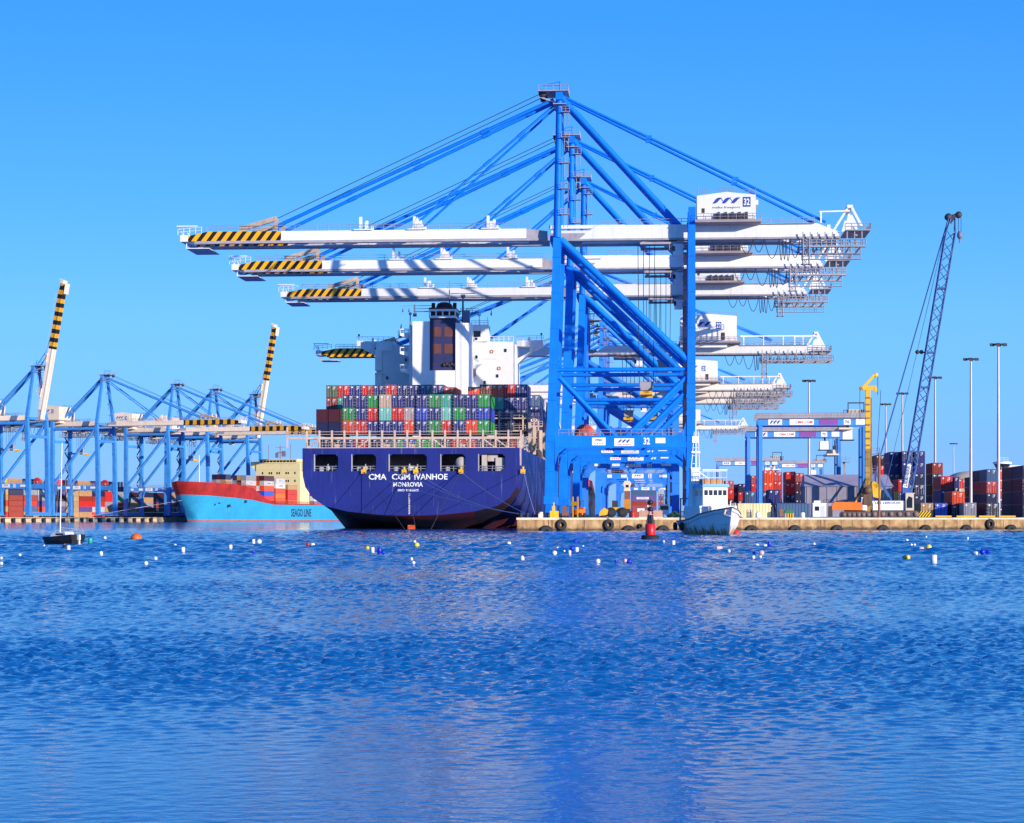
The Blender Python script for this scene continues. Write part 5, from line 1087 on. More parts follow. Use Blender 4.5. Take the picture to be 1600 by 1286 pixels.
def drill_rig():
    Y = 392.0; root = thing('drill_rig', 'orange tracked drill rig with tall yellow mast on the quay', 'drill rig', (at(1300, 0, Y).x, Y, QZ), -TH)
    k = Y/S
    tracks(root, 1.7, 7.4, -.4, 2.4, 1.15)
    mb = MB(); mb.prism([(0, 1.5), (5.8, 1.4), (5.8, 2.9), (.5, 3.0), (0, 2.4)], -.2, 2.8); mb.box(.4, -.24, 1.7, 4.8, -.19, 2.6, 1) if False else None; mb.box(1.2, .2, 2.9, 2.2, .8, 3.3, 1); mb.box(3, .2, 2.9, 4.4, 1.6, 3.2, 1); mb.box(1.9, .4, 1.0, 6.5, 2.2, 1.45, 1); mb.build('body', [ORANGE, DARK], root)
    mb = MB(); mb.box(5.6, -.2, 1.4, 6.6, 1.0, 3.9, 0); mb.box(5.75, -.25, 2.5, 6.5, -.19, 3.7, 1); mb.build('cab', [SHIPW, GLASS], root)
    mb = MB(); mb.bar((4.6, .8, 2.9), (5.2, .8, 4.6), .5); mb.bar((5.2, .8, 4.6), (6.9, .8, 8.4), .42); mb.tube((4.4, .5, 3.2), (6.6, .5, 7.6), .16, 1); mb.build('boom_arm', [YEL, DARK], root)
    u = 56*k; mb = MB(); zt = (808-608)*k; mb.bar((u, .8, 1.0), (u, .8, 13.2), .96, .9, 2); mb.bar((u, .8, 13.2), (u, .8, zt), .94, .88)
    mb.box(u+.56, .5, 1.6, u+.75, 1.1, zt-1.5, 1); z = 2.0
    while z < zt-1: mb.box(u-.45, .24, z, u+.35, .31, z+.3, 1); z += 1.3
    mb.build('mast', [YEL, paint('mast_rusty', (.30, .16, .05), .7, .3, .6), paint('mast_worn', (.42, .24, .04), .6, .4, .9)], root)
    mb = MB(); mb.bar((u-1.0, .8, zt+.3), (u+1.6, .8, zt+.3), .7, .8); mb.bar((u-1.0, .8, zt+.2), (u+1.3, .8, zt+2.9), .75, .6, 0, .5, .4); mb.lathe((u+1.5, .55, zt+2.8), [(0, 0), (.45, 0), (.45, .5), (0, .5)], 14, 0, 'y'); mb.lathe((u-1.2, .55, zt+.3), [(0, 0), (.4, 0), (.4, .5), (0, .5)], 14, 0, 'y'); mb.box(u+1.2, .4, zt-.4, u+1.8, 1.2, zt+.4); mb.build('mast_head', YEL, root)
    mb = MB(); mb.tube((u-1.5, .8, zt), (u-1.5, .8, zt-6), .05, 0, 4); mb.tube((u+1.9, .8, zt+2.8), (u+1.9, .8, zt-1), .06, 0, 4); mb.tube((u+2.5, .8, zt), (u+1.2, .8, 3), .05, 0, 4); mb.build('rope', DARK, root)
    mb = MB(); mb.box(u-.9, -.3, 2.4, u+.7, 1.9, 6.2); mb.lathe((u-1.0, .4, 4.4), [(0, -.5), (.6, -.5), (.6, .5), (0, .5)], 12, 0, 'x'); mb.lathe((u-.1, -.3, 5.2), [(0, 0), (.7, 0), (.7, -.4), (0, -.4)], 12, 0, 'y'); mb.build('rotary_head', paint('drive_rusty', (.13, .07, .04), .6, .3, .5), root)
    u2 = 71*k; mb = MB(); mb.bar((u2-1.0, .5, 6.7), (u2, .5, 5.9), .8); mb.prism([(u2-.9, 4.0), (u2+.5, 3.6), (u2+.6, 5.2), (u2-.3, 6.8), (u2-1.1, 6.4)], .1, .9); mb.bar((u+.5, .5, 5.5), (u2-.5, .5, 5.2), .5); mb.build('gripper', YEL, root)
    p = thing('steel_pile', 'rust brown upright steel pile held by the yellow gripper', 'pile', (at(1374, 0, Y-.6).x, Y-.4, QZ-.2), 0)
    mb = MB(); mb.tube((0, 0, 0), (0, 0, 12.6), .24, 0, 12); mb.build('pipe', paint('pile_rust', (.26, .11, .06), .75, .3, .6, '#1a0a06'), p); mb = MB(); mb.tube((0, 0, 12.6), (0, 0, 13.6), .06, 0, 6); mb.build('pin', DARK, p)
drill_rig()
def lattice_crane():
    Y = 402.0; root = thing('crawler_crane', 'white crawler crane with very tall blue lattice boom', 'crane', (at(1360, 0, Y).x, Y, QZ), -TH)
    k = Y/S
    tracks(root, 0, 9.4, -1.0, 3.6, 1.35)
    mb = MB(); mb.box(2, .2, .8, 7.6, 3.4, 1.4, 1); mb.box(.4, 0, 1.45, 6.6, 3.4, 3.3, 0); mb.box(.1, 0, 1.5, .5, 3.4, 2.8, 1); mb.text('LES LEROUX', (3.4, -.03, 2.9), X, Z, .42, 2, w=5); mb.build('body', [SHIPW, DARK, INK], root)
    mb = MB(); mb.box(6.8, -.4, 1.4, 8.4, 1.2, 4.7, 0); mb.prism([(7.0, 1.9), (8.1, 1.9), (8.1, 3.9), (7.4, 4.2), (7.0, 3.4)], -.45, -.39, 1); mb.box(6.8, -.5, 4.7, 8.6, 1.3, 4.85, 0); mb.build('cab', [paint('cab_beige', (.7, .58, .46), .5, .1, .2), GLASS], root)
    f = Vector((53*k, 1.7, 1.6)); tip = Vector((129*k, 1.7, (808-340)*k)); d = (tip-f)
    LB = paint('lattice_blue', (.05, .13, .34), .5, .1, .2, '#202a4a')
    mb = MB(); b1 = f+d*.085
    for v in (-.85, .85): mb.bar(f+Vector((-.3, v, 0)), b1+Vector((-.95, v, 0)), .3); mb.bar(f+Vector((.5, v, 0)), b1+Vector((.95, v, 0)), .3)
    mb.truss(b1, f+d*.955, 1.95, 1.8, 2.05, .13); t1 = f+d*.955
    for v in (-.8, .8):
        for s in (-.85, .85): mb.tube(t1+Vector((s, v, 0)), tip+Vector((s*.5, v*.6, 0)), .13, 0, 5)
    for t in (.2, .42, .54, .76): c = f+d*t; mb.box(c.x-1.05, c.y-1, c.z-.15, c.x+1.05, c.y+1, c.z+.15)
    bo = mb.build('lattice_boom', LB, root)
    mb = MB(); mb.prism([(-.6, 0), (.75, 0), (1.25, 5.9), (-.3, 5.9)], .9, 2.5); bf = mb.build('boom_foot', paint('foot_blue', (.05, .12, .42), .5, .1, .2), root, (f.x, 0, f.z))
    mb = MB(); o = f+d*.115+Vector((-.55, -1.05, 0)); dd = d.normalized(); rr = Vector((dd.z, 0, -dd.x)).normalized()
    mb.quad2([(-2.3, -.45), (2.3, -.45), (2.3, .45), (-2.3, .45)], o, dd, -rr, 0); mb.text('LIEBHERR', o+Vector((0, -.03, 0)), dd, -rr, .6, 1, w=4.1); mb.build('name_board', [LETW, INKB], root)
    mb = MB(); mb.lathe(tip+Vector((-.9, -.4, .3)), [(0, 0), (.7, 0), (.7, .8), (0, .8)], 14, 0, 'y'); mb.lathe(tip+Vector((1.1, -.4, .7)), [(0, 0), (.65, 0), (.65, .8), (0, .8)], 14, 0, 'y'); mb.bar(tip+Vector((-1.2, 0, 0)), tip+Vector((1.5, 0, .9)), .5, .7); mb.bar(tip+Vector((-.6, 0, -.8)), tip+Vector((.4, 0, .6)), .8, .7); mb.build('boom_head', DARK, root)
    mb = MB(); h = tip+Vector((1.3, 0, .4)); mb.tube(h+Vector((-.2, 0, 0)), h+Vector((-.2, 0, -3)), .05, 0, 4); mb.tube(h+Vector((.3, 0, 0)), h+Vector((.3, 0, -3)), .05, 0, 4); mb.ball(h+Vector((.05, 0, -3.7)), .55, 1, 10, 1.5); mb.tube(h+Vector((.05, 0, -4.4)), h+Vector((.05, 0, -5.2)), .14, 1, 6); mb.build('hook_block', [DARK, paint('hook_grey', (.2, .18, .25), .5)], root)
    A = Vector((1.2, 1.7, 9)); mb = MB()
    for v in (.4, 3.0): mb.bar((4.2, v, 3.3), A+Vector((0, v-1.7, 0)), .25); mb.bar((.6, v, 3.3), A+Vector((0, v-1.7, 0)), .2)
    mb.build('gantry_frame', LB, root)
    mb = MB()
    for v in (-.8, .8): mb.tube(A+Vector((0, v, 0)), tip+Vector((-.8, v*.5, .2)), .09, 0, 5)
    mb.tube((2.5, 1.7, 3.3), tip+Vector((-.9, 0, 0)), .05, 0, 4); mb.build('pendant_rope', LB, root)
    mb = MB(); c = f+d*.54; mb.bar(c+Vector((-2.6, 0, .1)), c+Vector((-.9, 0, 0)), .25); mb.ball(c+Vector((-2.5, 0, .1)), .42, 0, 8); mb.ball(c+Vector((-1.7, 0, .1)), .42, 0, 8); mb.build('rope_guide', DARK, root)
    mb = MB()
    for kx in range(5): mb.box(5.0+kx*.32, 2.5, 3.3, 5.12+kx*.32, 3.3, 5.0)
    mb.bar((4.8, 2.4, 5.0), (6.6, 2.4, 5.0), .12); mb.build('guard_rail', YEL, root)
lattice_crane()

# ------------------------------------------------------------------ small things on the quay
def on(px, Y, z=QZ): return (at(px, 0, Y).x, Y, z)
def quay_things():
    Y = 352.0
    r = thing('rail_buffer', 'bright yellow steel rail buffer block at the quay corner under crane 32', 'buffer', on(866, 353), 0)
    mb = MB(); mb.box(-.75, 0, 0, .75, 1.4, 1.15); mb.box(-.8, -.05, 0, .8, 1.45, .15); mb.build('block', YEL, r)
    mb = MB(); mb.box(-.35, .4, 1.15, .15, .9, 2.0); mb.tube((-.1, .6, 2.0), (-.1, .6, 2.6), .14, 0, 8); mb.build('post', YEL, r)
    r = thing('mooring_bollard', 'pale cream bollard block at the very corner of the quay', 'bollard', on(845, 350), 0)
    mb = MB(); mb.box(-.4, 0, 0, .4, .8, .7); mb.lathe((0, .4, .7), [(.36, 0), (.3, .1), (.42, .25), (0, .3)], 14); mb.build('body', CREAM, r)
    for k, px in enumerate((814, 824)):
        r = thing('mooring_bollard', 'dark iron bollard holding the stern ropes' + (', nearest the ship' if k == 0 else ', second from the ship'), 'bollard', on(px, 347.5), 0)
        mb = MB(); mb.lathe((0, 0, 0), [(.4, 0), (.4, .08), (.24, .12), (.22, .5), (.36, .6), (.34, .75), (0, .78)], 14); mb.build('post', DARK, r)
    r = thing('forklift', 'orange brown forklift parked beneath the second crane leg', 'forklift', on(904, 372), R(60))
    mb = MB(); mb.box(-1, -.7, .5, 1.2, .7, 1.5); mb.box(.6, -.7, 1.5, 1.25, .7, 1.9); mb.build('body', ORANGE, r)
    mb = MB()
    for x in (-.7, .7):
        for y in (-.6, .6): mb.tube((x, y, 1.5), (x, y, 3.0), .06, 0, 5)
    mb.box(-.8, -.7, 3.0, .8, .7, 3.1); mb.build('overhead_guard', DARK, r)
    mb = MB(); mb.box(-1.4, -.6, .1, -1.2, -.4, 3.8); mb.box(-1.4, .4, .1, -1.2, .6, 3.8); mb.box(-1.42, -.7, 2.2, -1.3, .7, 2.9); mb.build('lift_mast', YEL, r)
    for x in (-.8, .8):
        for y in (-.75, .75): mb = MB(); mb.lathe((x, y-.15, .45), [(0, 0), (.45, 0), (.45, .3), (0, .3)], 14, 0, 'y'); mb.build('wheel', RUBBER, r)
    r = thing('utility_cart', 'small rusty brown trolley cart between the first two crane legs', 'cart', on(883, 366), 0)
    mb = MB(); mb.box(-.6, 0, .4, .6, 1.6, 1.0); mb.box(-.5, .3, 1.0, .3, 1.2, 2.1); mb.build('body', paint('rusty_brown', (.24, .10, .06), .7, .3, .5), r)
    for x in (-.5, .5): mb = MB(); mb.lathe((x-.08, .4, .25), [(0, 0), (.25, 0), (.25, .16), (0, .16)], 12, 0, 'x'); mb.build('wheel', RUBBER, r)
    r = thing('wheel_loader', 'yellow wheel loader with large dark tyres seen under the portals', 'loader', on(957, 395), -TH)
    mb = MB(); mb.prism([(-2.6, .3), (-1.0, .6), (-.8, 1.5), (-1.6, 1.9), (-2.4, 1.2)], 0, 2.6); mb.build('bucket', YEL, r)
    mb = MB(); mb.box(-.8, .5, 1.0, 2.0, 2.2, 2.0); mb.box(-.1, .6, 2.0, 1.0, 2.0, 3.3, 1); mb.bar((-1.2, 1.3, 1.2), (0, 1.3, 1.9), .4); mb.build('body', [YEL, DARK], r)
    for u in (-.3, 1.9):
        for v in (.05, 2.1): mb = MB(); mb.lathe((u, v, 1.0), [(.2, 0), (.95, 0), (1.0, .08), (1.0, .5), (.95, .58), (.2, .58)], 20, 0, 'y'); mb.lathe((u, v-.02, 1.0), [(0, 0), (.42, 0)], 14, 1, 'y'); mb.build('wheel', [RUBBER, DARK], r)
    r = thing('straddle_carrier', 'tall narrow machine with white cab on top and orange engine below, inside the portals', 'machine', on(980, 470), -TH)
    mb = MB(); mb.box(-.75, 0, 2.0, .75, 2.4, 4.2, 0); mb.box(-.7, .1, 1.0, .7, 2.3, 2.0, 1); mb.build('engine', [paint('amber', (.62, .26, .02), .5, .15, .4), DARK], r)
    mb = MB(); mb.box(-.65, 0, 4.2, .65, 2, 6.1); mb.build('column', paint("column_brown", (.22, .08, .05), .6, .2, .4), r)
    mb = MB(); mb.prism([(-.8, 6.1), (.8, 6.1), (.6, 6.9), (.95, 7.8), (.6, 8.4), (-.6, 8.4), (-.95, 7.8), (-.6, 6.9)], 0, 2); mb.tube((0, 1, 8.4), (0, 1, 9.3), .12, 0, 6); mb.box(-.35, -.03, 6.9, .35, .0, 7.5, 1); mb.build('cab', [CREAM, GLASS], r)
    for s in (-.6, .6): mb = MB(); mb.lathe((s-.2, .6, .6), [(0, 0), (.6, 0), (.6, .4), (0, .4)], 14, 0, 'x'); mb.build('wheel', RUBBER, r)
    r = thing('oil_drum', 'bright red drum standing on the quay left of the navigation buoy', 'drum', on(988.5, 362), 0)
    mb = MB(); mb.lathe((0, 0, 0), [(0, 0), (.42, 0), (.44, .05), (.42, .1), (.42, .6), (.44, .65), (.42, .7), (.42, 1.2), (0, 1.2)], 18); mb.build('shell', RED, r); mb = MB(); mb.lathe((0, 0, 1.2), [(.2, 0), (.12, .3), (0, .3)], 10); mb.build('cap', RED, r)
    r = thing('site_hut', 'dark red hut with small white sign behind the pale blocks', 'hut', on(998, 420), -TH)
    mb = MB(); mb.box(-1.2, 0, 0, 1.6, 3, 2.4); mb.box(-1.3, -.1, 2.4, 1.7, 3.1, 2.55); mb.build('wall', paint('hut_red', (.36, .06, .05), .6, .15, .3), r); mb = MB(); mb.box(-.3, -.05, 1.2, 1.2, 0, 1.9); mb.build('sign_panel', LETW, r)
    for k, (px, Y) in enumerate(((1006, 371), (1028, 374))):
        r = thing('concrete_block', 'pinkish tan block on the quay, ' + ('left of the navigation buoy mast' if k == 0 else 'right of the navigation buoy mast'), 'block', on(px, Y), -TH, 'blocks on the quay edge')
        mb = MB(); mb.box(-.85, 0, .12, .85, 1.2, 1.25); mb.box(-.6, .1, 1.25, -.3, .5, 1.4); mb.box(.3, .1, 1.25, .6, .5, 1.4); mb.build('body', paint('block_tan', (.62, .34, .22), .7, .15, .4), r)
        mb = MB(); mb.box(-.95, -.05, 0, .95, 1.25, .12); mb.build('pallet', CREAM, r)
    r = thing('truck', 'white truck cab parked on the quay under the landside legs', 'truck', on(1038, 420), -TH)
    mb = MB(); mb.box(-.95, 0, .6, .95, 1.9, 2.7); mb.box(-.8, -.04, 1.6, .8, .02, 2.4, 1); mb.box(-.9, 2.1, .7, .9, 7, 1.1, 1); mb.build('body', [SHIPW, GLASS], r)
    for x in (-.95, .7):
        for y in (.7, 5.6): mb = MB(); mb.lathe((x, y, .48), [(0, 0), (.48, 0), (.48, .25), (0, .25)], 14, 0, 'x'); mb.build('wheel', RUBBER, r)
    r = thing('gas_cylinder_rack', 'grey rack of gas cylinders before the cream container', 'rack', on(1171, 371.5), 0)
    mb = MB(); mb.box(-.5, 0, 0, .5, .7, .1); mb.bar((-.5, 0, .9), (.5, 0, .9), .06); mb.bar((-.5, 0, 0), (-.5, 0, 1.4), .06); mb.bar((.5, 0, 0), (.5, 0, 1.4), .06); mb.build('frame', DARK, r)
    for x in (-.3, 0, .3): mb = MB(); mb.lathe((x, .35, .1), [(0, 0), (.13, 0), (.13, 1.2), (.05, 1.4), (.05, 1.5), (0, 1.5)], 12); mb.build('cylinder', POLE, r)
    r = thing('equipment_shelter', 'small shelter with green rounded cover on yellow legs by the grey blue container', 'shelter', on(1233, 372), 0)
    mb = MB(); mb.prism([(.85*math.cos(t*math.pi/8), .85+.6*math.sin(t*math.pi/8)) for t in range(9)], 0, 1.2); mb.build('cover', paint('cover_green', (.02, .20, .06), .6, .15, .2), r)
    mb = MB()
    for x in (-.7, -.25, .2, .65): mb.box(x, .2, 0, x+.2, .9, .86)
    mb.build('leg', YEL, r)
    r = thing('welding_machine', 'rusty brown machine in front of the white part of the grey blue container', 'machine', on(1221, 372), 0)
    mb = MB(); mb.box(-.35, 0, .25, .35, .8, 1.5); mb.build('body', paint('rusty_brown', (.24, .10, .06), .7, .3, .5), r)
    for x in (-.3, .3): mb = MB(); mb.lathe((x-.06, .3, .22), [(0, 0), (.22, 0), (.22, .12), (0, .12)], 12, 0, 'x'); mb.build('wheel', RUBBER, r)
    for k, px in enumerate((1184, 1254)):
        r = thing('water_tank', 'round white plastic tank ' + ('before the cream container' if k == 0 else 'before the grey blue container'), 'tank', on(px, 371+k*4), 0)
        mb = MB(); mb.lathe((0, 0, 0), [(0, 0), (.42, 0), (.42, .8), (.3, .95), (0, 1.0)], 16); mb.build('shell', SHIPW, r); mb = MB(); mb.lathe((0, 0, 1.0), [(.12, 0), (.12, .1), (0, .1)], 10); mb.build('lid', BLACK, r)
    r = thing('safety_barrier', 'yellow and black striped barrier below the tan container', 'barrier', on(1444, 390), -TH)
    mb = MB(); mb.prism([(-1.3, .1), (1.3, .1), (1.3, 1.25), (-.6, 1.25)], 0, .35); mb.build('panel', BOLDST, r); mb = MB(); mb.box(-1.2, -.2, 0, -.9, .6, .1); mb.box(.9, -.2, 0, 1.2, .6, .1); mb.build('foot', DARK, r)
    for k, (a, b) in enumerate(((1462, 1487), (1495, 1524), (1530, 1555), (1561, 1587))):
        Y = quay_front((a+b)/2)+.9; w = (b-a)*Y/S
        r = thing('kerb_beam', f'yellow painted kerb beam on the quay edge, {ORD[k]} from left of four', 'kerb beam', on(a, Y), 0, 'yellow kerb beams')
        mb = MB(); mb.box(0, 0, .08, w, .5, .38); mb.build('beam', YEL, r); mb = MB(); mb.box(.2, .05, 0, .5, .45, .08); mb.box(w-.5, .05, 0, w-.2, .45, .08); mb.build('foot', DARK, r)
    # shrub
    r = thing('shrub', 'low green bush on the quay right of the truck under the crane portals', 'shrub', on(1053, 400), 0)
    random.seed(3); mb = MB(); ms = MB()
    for k in range(700):
        a, e, q = random.uniform(0, 6.283), random.uniform(0, 1.45), random.uniform(.55, 1.05)
        c = Vector((1.35*q*math.cos(a)*math.cos(e), .8*q*math.sin(a)*math.cos(e), .15+1.05*q*math.sin(e)*(.8+.3*math.sin(5*a))))
        d1 = Vector((random.uniform(-1, 1), random.uniform(-1, 1), random.uniform(-1, 1))).normalized()*.11; d2 = d1.cross(Vector((random.uniform(-1, 1), random.uniform(-1, 1), .3))).normalized()*.07
        mb.add([c-d1, c+d2, c+d1, c-d2], [(0, 1, 2, 3)], k % 3)
    mb.build('foliage', [paint('leaf_a', (.04, .12, .02), .6, .2, 0), paint('leaf_b', (.07, .17, .03), .6, .2, 0), paint('leaf_c', (.03, .08, .02), .6, .2, 0)], r)
    for k in range(6): ms.tube((0, 0, 0), (1.1*math.cos(k), .6*math.sin(k), .8), .04, 0, 5)
    ms.build('stem', paint('stem_brown', (.1, .06, .03), .8), r)
quay_things()
def fenders():
    lowl = [(853, 0), (877, 1), (951, 1), (982, 0), (1000, .35), (1036, 0), (1174, 0), (1242, 0), (1308, 0), (1380, 0), (1446, 0), (1510, 0), (1547, 1), (1580, 0)]
    F = (at(1600, 0, quay_front(1600))-at(808, 0, quay_front(808))); ang = math.atan2(F.y, F.x)
    for k, (px, hi) in enumerate(lowl):
        Y = quay_front(px)-.38; rr = .95 if hi == 1 else .42 if hi else 1.25; z = 1.0 if hi == 1 else .75 if hi else -.35
        r = thing('tyre_fender', f'{"whole black tyre" if hi == 1 else "small black tyre" if hi else "half sunken black tyre"} fender, {ORD[k]} from left along the quay wall', 'fender', (at(px, 0, Y).x, Y, z), ang, 'tyre fenders on the quay wall')
        mb = MB(); mb.lathe((0, 0, 0), [(rr*.42, -.25), (rr*.8, -.32), (rr, -.2), (rr, .2), (rr*.8, .32), (rr*.42, .25), (rr*.42, -.25)], 26, 0, 'y'); mb.build('tyre', RUBBER, r)
        if hi == 1: mb = MB(); mb.tube((-.2, .1, rr*.8), (-.05, .3, 1.3), .04, 0, 5); mb.tube((.2, .1, rr*.8), (.05, .3, 1.3), .04, 0, 5); mb.build('chain', DARK, r)
    e = Vector((-209, 922, 0))+SEAV*4
    for k in range(17):
        p = e+DCV*(-44+k*8.2)+SEAV*.5
        r = thing('quay_fender', f'dark rubber cone fender, {ORD[k]} from left on the left terminal quay', 'fender', (p.x, p.y, .15), -AC, 'rubber fenders on the left terminal quay')
        mb = MB(); mb.lathe((-.5, 0, .85), [(.95, 0), (.75, .6), (.75, 1.1), (0, 1.1)], 12, 0, 'x'); mb.build('cone', RUBBER, r); mb = MB(); mb.box(.6, -.9, -.1, .8, .9, 1.8); mb.build('face_plate', DARK, r)
        q = p+DCV*4.1-SEAV*.42
        r = thing('fender_panel', f'pale tan facing panel, {ORD[k]} from left between the left quay fenders', 'panel', (q.x, q.y, 0), -AC, 'facing panels on the left terminal quay')
        mb = MB(); mb.box(-.1, -2.3, .1, .35, 2.3, 2.15); mb.build('plate', paint('panel_tan', (.72, .52, .30), .8, .12, .3), r); mb = MB(); mb.box(.35, -2.2, 1.7, .4, 2.2, 1.95); mb.build('rubbing_strip', DARK, r)
fenders()
def ropes():
    ends = [((-9.2, -.5, 11.1), 'from the second opening across the ship name', 814, .8), ((-1.2, -.5, 11.1), 'from left centre fairlead', 815, 1.2), ((1.1, -.5, 11.1), 'from right centre fairlead', 823, 1.6), ((9.9, -.5, 11.1), 'from the fourth opening', 824, .6), ((22.2, -.3, 11.1), 'from the ship corner fairlead', 836, .5)]
    for k, (a, lab, px, sag) in enumerate(ends):
        A = W(a[0], a[1], a[2]); B = at(px, 0, 347.8); B.z = QZ+.55; mb = MB(); pts = []
        for t in range(17):
            f = t/16; p = A.lerp(B, f); p.z -= sag*4*f*(1-f); pts.append(p)
        mb.path(pts, .055, 0, 5)
        o = mb.build('mooring_rope', ROPE); tag(o, f'pale mooring rope {lab} down to the quay corner', 'rope', 'stern mooring ropes')
    for k, (x, px) in enumerate(((-9.0, 634), (-1.0, 650), (9.7, 672))):
        A = W(x, -.6, 11.0); B = at(px, 0, 391); B.z = -.3; mb = MB(); mb.path([A.lerp(B, t/8) for t in range(9)], .07, 0, 5)
        tag(mb.build('mooring_rope', DARK), f'dark taut rope from the {("left", "centre", "right")[k]} transom fairlead straight down to the water', 'rope', 'stern mooring ropes')
    p0, p1 = L2(5, 20, 13), Vector((-209, 922, QZ+.5))+SEAV*3.3+DCV*30; mb = MB(); mb.path([p0.lerp(p1, t/8) for t in range(9)], .14, 0, 5)
    tag(mb.build('mooring_rope', ROPE), 'far mooring rope from the light blue ship bow to the left quay', 'rope')
ropes()

# ------------------------------------------------------------------ boats
def fishing_boat():
    Y = 272.0; a = 12; root = thing('fishing_boat', 'white rust stained fishing boat with blue roofed wheelhouse moored near the quay', 'boat', (at(1092, 0, Y).x, Y+4.5, -.1), R(180+a)); root.scale = (1.08, 1.05, 1.06)
    zs = [[(.1, 0, -.6), (1.5, 0, -.1), (1.7, 0, .25), (2.15, -.1, .8), (2.45, -.2, 1.75)], [(.1, 3, -.8), (2.0, 3, -.1), (2.2, 3, .25), (2.5, 3, .9), (2.65, 3, 1.8)], [(.1, 7, -.8), (2.1, 7, -.1), (2.25, 7, .25), (2.55, 7, 1.0), (2.75, 7, 2.1)],
          [(.1, 10, -.8), (1.5, 10, -.1), (1.7, 10, .25), (2.2, 10.1, 1.2), (2.6, 10.2, 2.65)], [(.1, 12, -.7), (.5, 12, -.1), (.65, 12, .25), (1.05, 12.3, 1.4), (1.5, 12.6, 3.1)], [(0, 13.4, -.6), (0, 13.6, -.1), (0, 13.7, .25), (0, 14.2, 1.5), (0, 14.9, 3.45)]]
    m = bpy.data.materials.new('stained_hull'); m.use_nodes = True; n, l = m.node_tree.nodes, m.node_tree.links; b = n['Principled BSDF']; b.inputs['Roughness'].default_value = .5
    tc = n.new('ShaderNodeTexCoord'); sp = n.new('ShaderNodeSeparateXYZ'); l.new(tc.outputs['Object'], sp.inputs[0]); mp = n.new('ShaderNodeMapping'); mp.inputs['Scale'].default_value = (1.6, 1.6, .22); l.new(tc.outputs['Object'], mp.inputs['Vector'])
    ns = n.new('ShaderNodeTexNoise'); ns.inputs['Scale'].default_value = 1.5; ns.inputs['Detail'].default_value = 5; l.new(mp.outputs[0], ns.inputs['Vector'])
    hz = n.new('ShaderNodeMapRange'); hz.inputs['From Min'].default_value = .2; hz.inputs['From Max'].default_value = 2.0; hz.inputs['To Min'].default_value = .25; hz.inputs['To Max'].default_value = -.12; l.new(sp.outputs[2], hz.inputs['Value'])
    ad = n.new('ShaderNodeMath'); ad.operation = 'ADD'; l.new(ns.outputs['Fac'], ad.inputs[0]); l.new(hz.outputs[0], ad.inputs[1])
    rp = n.new('ShaderNodeValToRGB'); rp.color_ramp.elements[0].position = .53; rp.color_ramp.elements[0].color = (.84, .83, .80, 1); rp.color_ramp.elements[1].position = .72; rp.color_ramp.elements[1].color = (.56, .26, .03, 1); e = rp.color_ramp.elements.new(.92); e.color = (.20, .07, .015, 1)
    l.new(ad.outputs[0], rp.inputs['Fac']); l.new(rp.outputs['Color'], b.inputs['Base Color'])
    mb = MB(); mb.loft(zs, matf=lambda i, j: 1 if j == 0 else 0)
    hp = [(p[4][0], p[4][1], p[4][2]) for p in zs]
    for s in (1, -1): mb.path([(x*s, y, z) for x, y, z in hp], .09, 2, 6)
    mb.add([(x*s, y, z-.45) for s in (1, -1) for x, y, z in hp], [(i, i+1, i+7, i+6) for i in range(5)], 3); mb.add([(-2.4, -.15, 1.7), (2.4, -.15, 1.7), (1.5, 0, -.1), (-1.5, 0, -.1)], [(0, 1, 2, 3)], 0)
    hull = mb.build('hull', [m, paint('boat_boot', (.03, .01, .01), .6), paint('gunwale', (.28, .16, .12), .6, .2, .4), paint('boat_deck', (.35, .3, .28), .8)], root)
    mb = MB(); mb.box(-2.35, 3.0, 1.6, 2.35, 9.4, 3.65); mb.prism([(-2.1, 9.4), (2.1, 9.4), (1.3, 10.8), (-1.3, 10.8)], 2.0, 3.6, 0, 'z'); mb.build('deckhouse', SHIPW, root)
    mb = MB(); mb.box(-1.55, 4.6, 3.65, 1.55, 8.2, 6.0); wh = mb.build('wheelhouse', SHIPW, root)
    for k in range(5): mb = MB(); x = -1.42+k*.59; mb.box(x, 8.17, 4.95, x+.44, 8.24, 5.6); mb.build('window', GLASS, wh)
    for s in (-1, 1):
        for y in (5.2, 6.6): mb = MB(); mb.box(s*1.56-.03, y, 4.9, s*1.56+.03, y+.8, 5.6); mb.build('window', GLASS, wh)
    mb = MB(); mb.prism([(-1.75, 6.0), (1.75, 6.0), (1.6, 6.35), (-1.6, 6.35)], 4.3, 8.5); mb.build('roof', paint('roof_blue', (.12, .36, .66), .5, .1, .2), wh)
    mb = MB(); mb.rail((-1.5, 8, 6.35), (1.5, 8, 6.35), 1.6, .75, .04); mb.rail((-1.5, 5, 6.35), (1.5, 5, 6.35), 1.6, .75, .04); mb.bar((-1.6, 8, 8.1), (1.6, 8, 8.1), .12); mb.build('roof_rail', SHIPW, root)
    mb = MB(); mb.box(-1.3, 5.4, 6.36, 1.2, 7.4, 7.0); mb.build('life_raft', paint('raft_orange', (.6, .22, .04), .6, .2, .4), root)
    mb = MB(); mb.box(.9, 3.4, 3.6, 1.9, 4.5, 8.3); mb.box(.8, 3.3, 8.3, 2.0, 4.6, 8.45); mb.build('funnel', SHIPW, root)
    mb = MB(); mb.tube((1.1, 3.6, 3), (1.1, 3.6, 14.5), .13, 0, 8, .07); mb.tube((0.2, 2.8, 3), (.75, 3.5, 13), .06, 0, 5); mb.tube((1.9, 2.8, 3), (1.25, 3.5, 13), .06, 0, 5)
    for z in range(4, 13): mb.bar((.3+.045*(z-3), 3, z), (1.85-.05*(z-3), 3, z), .05)
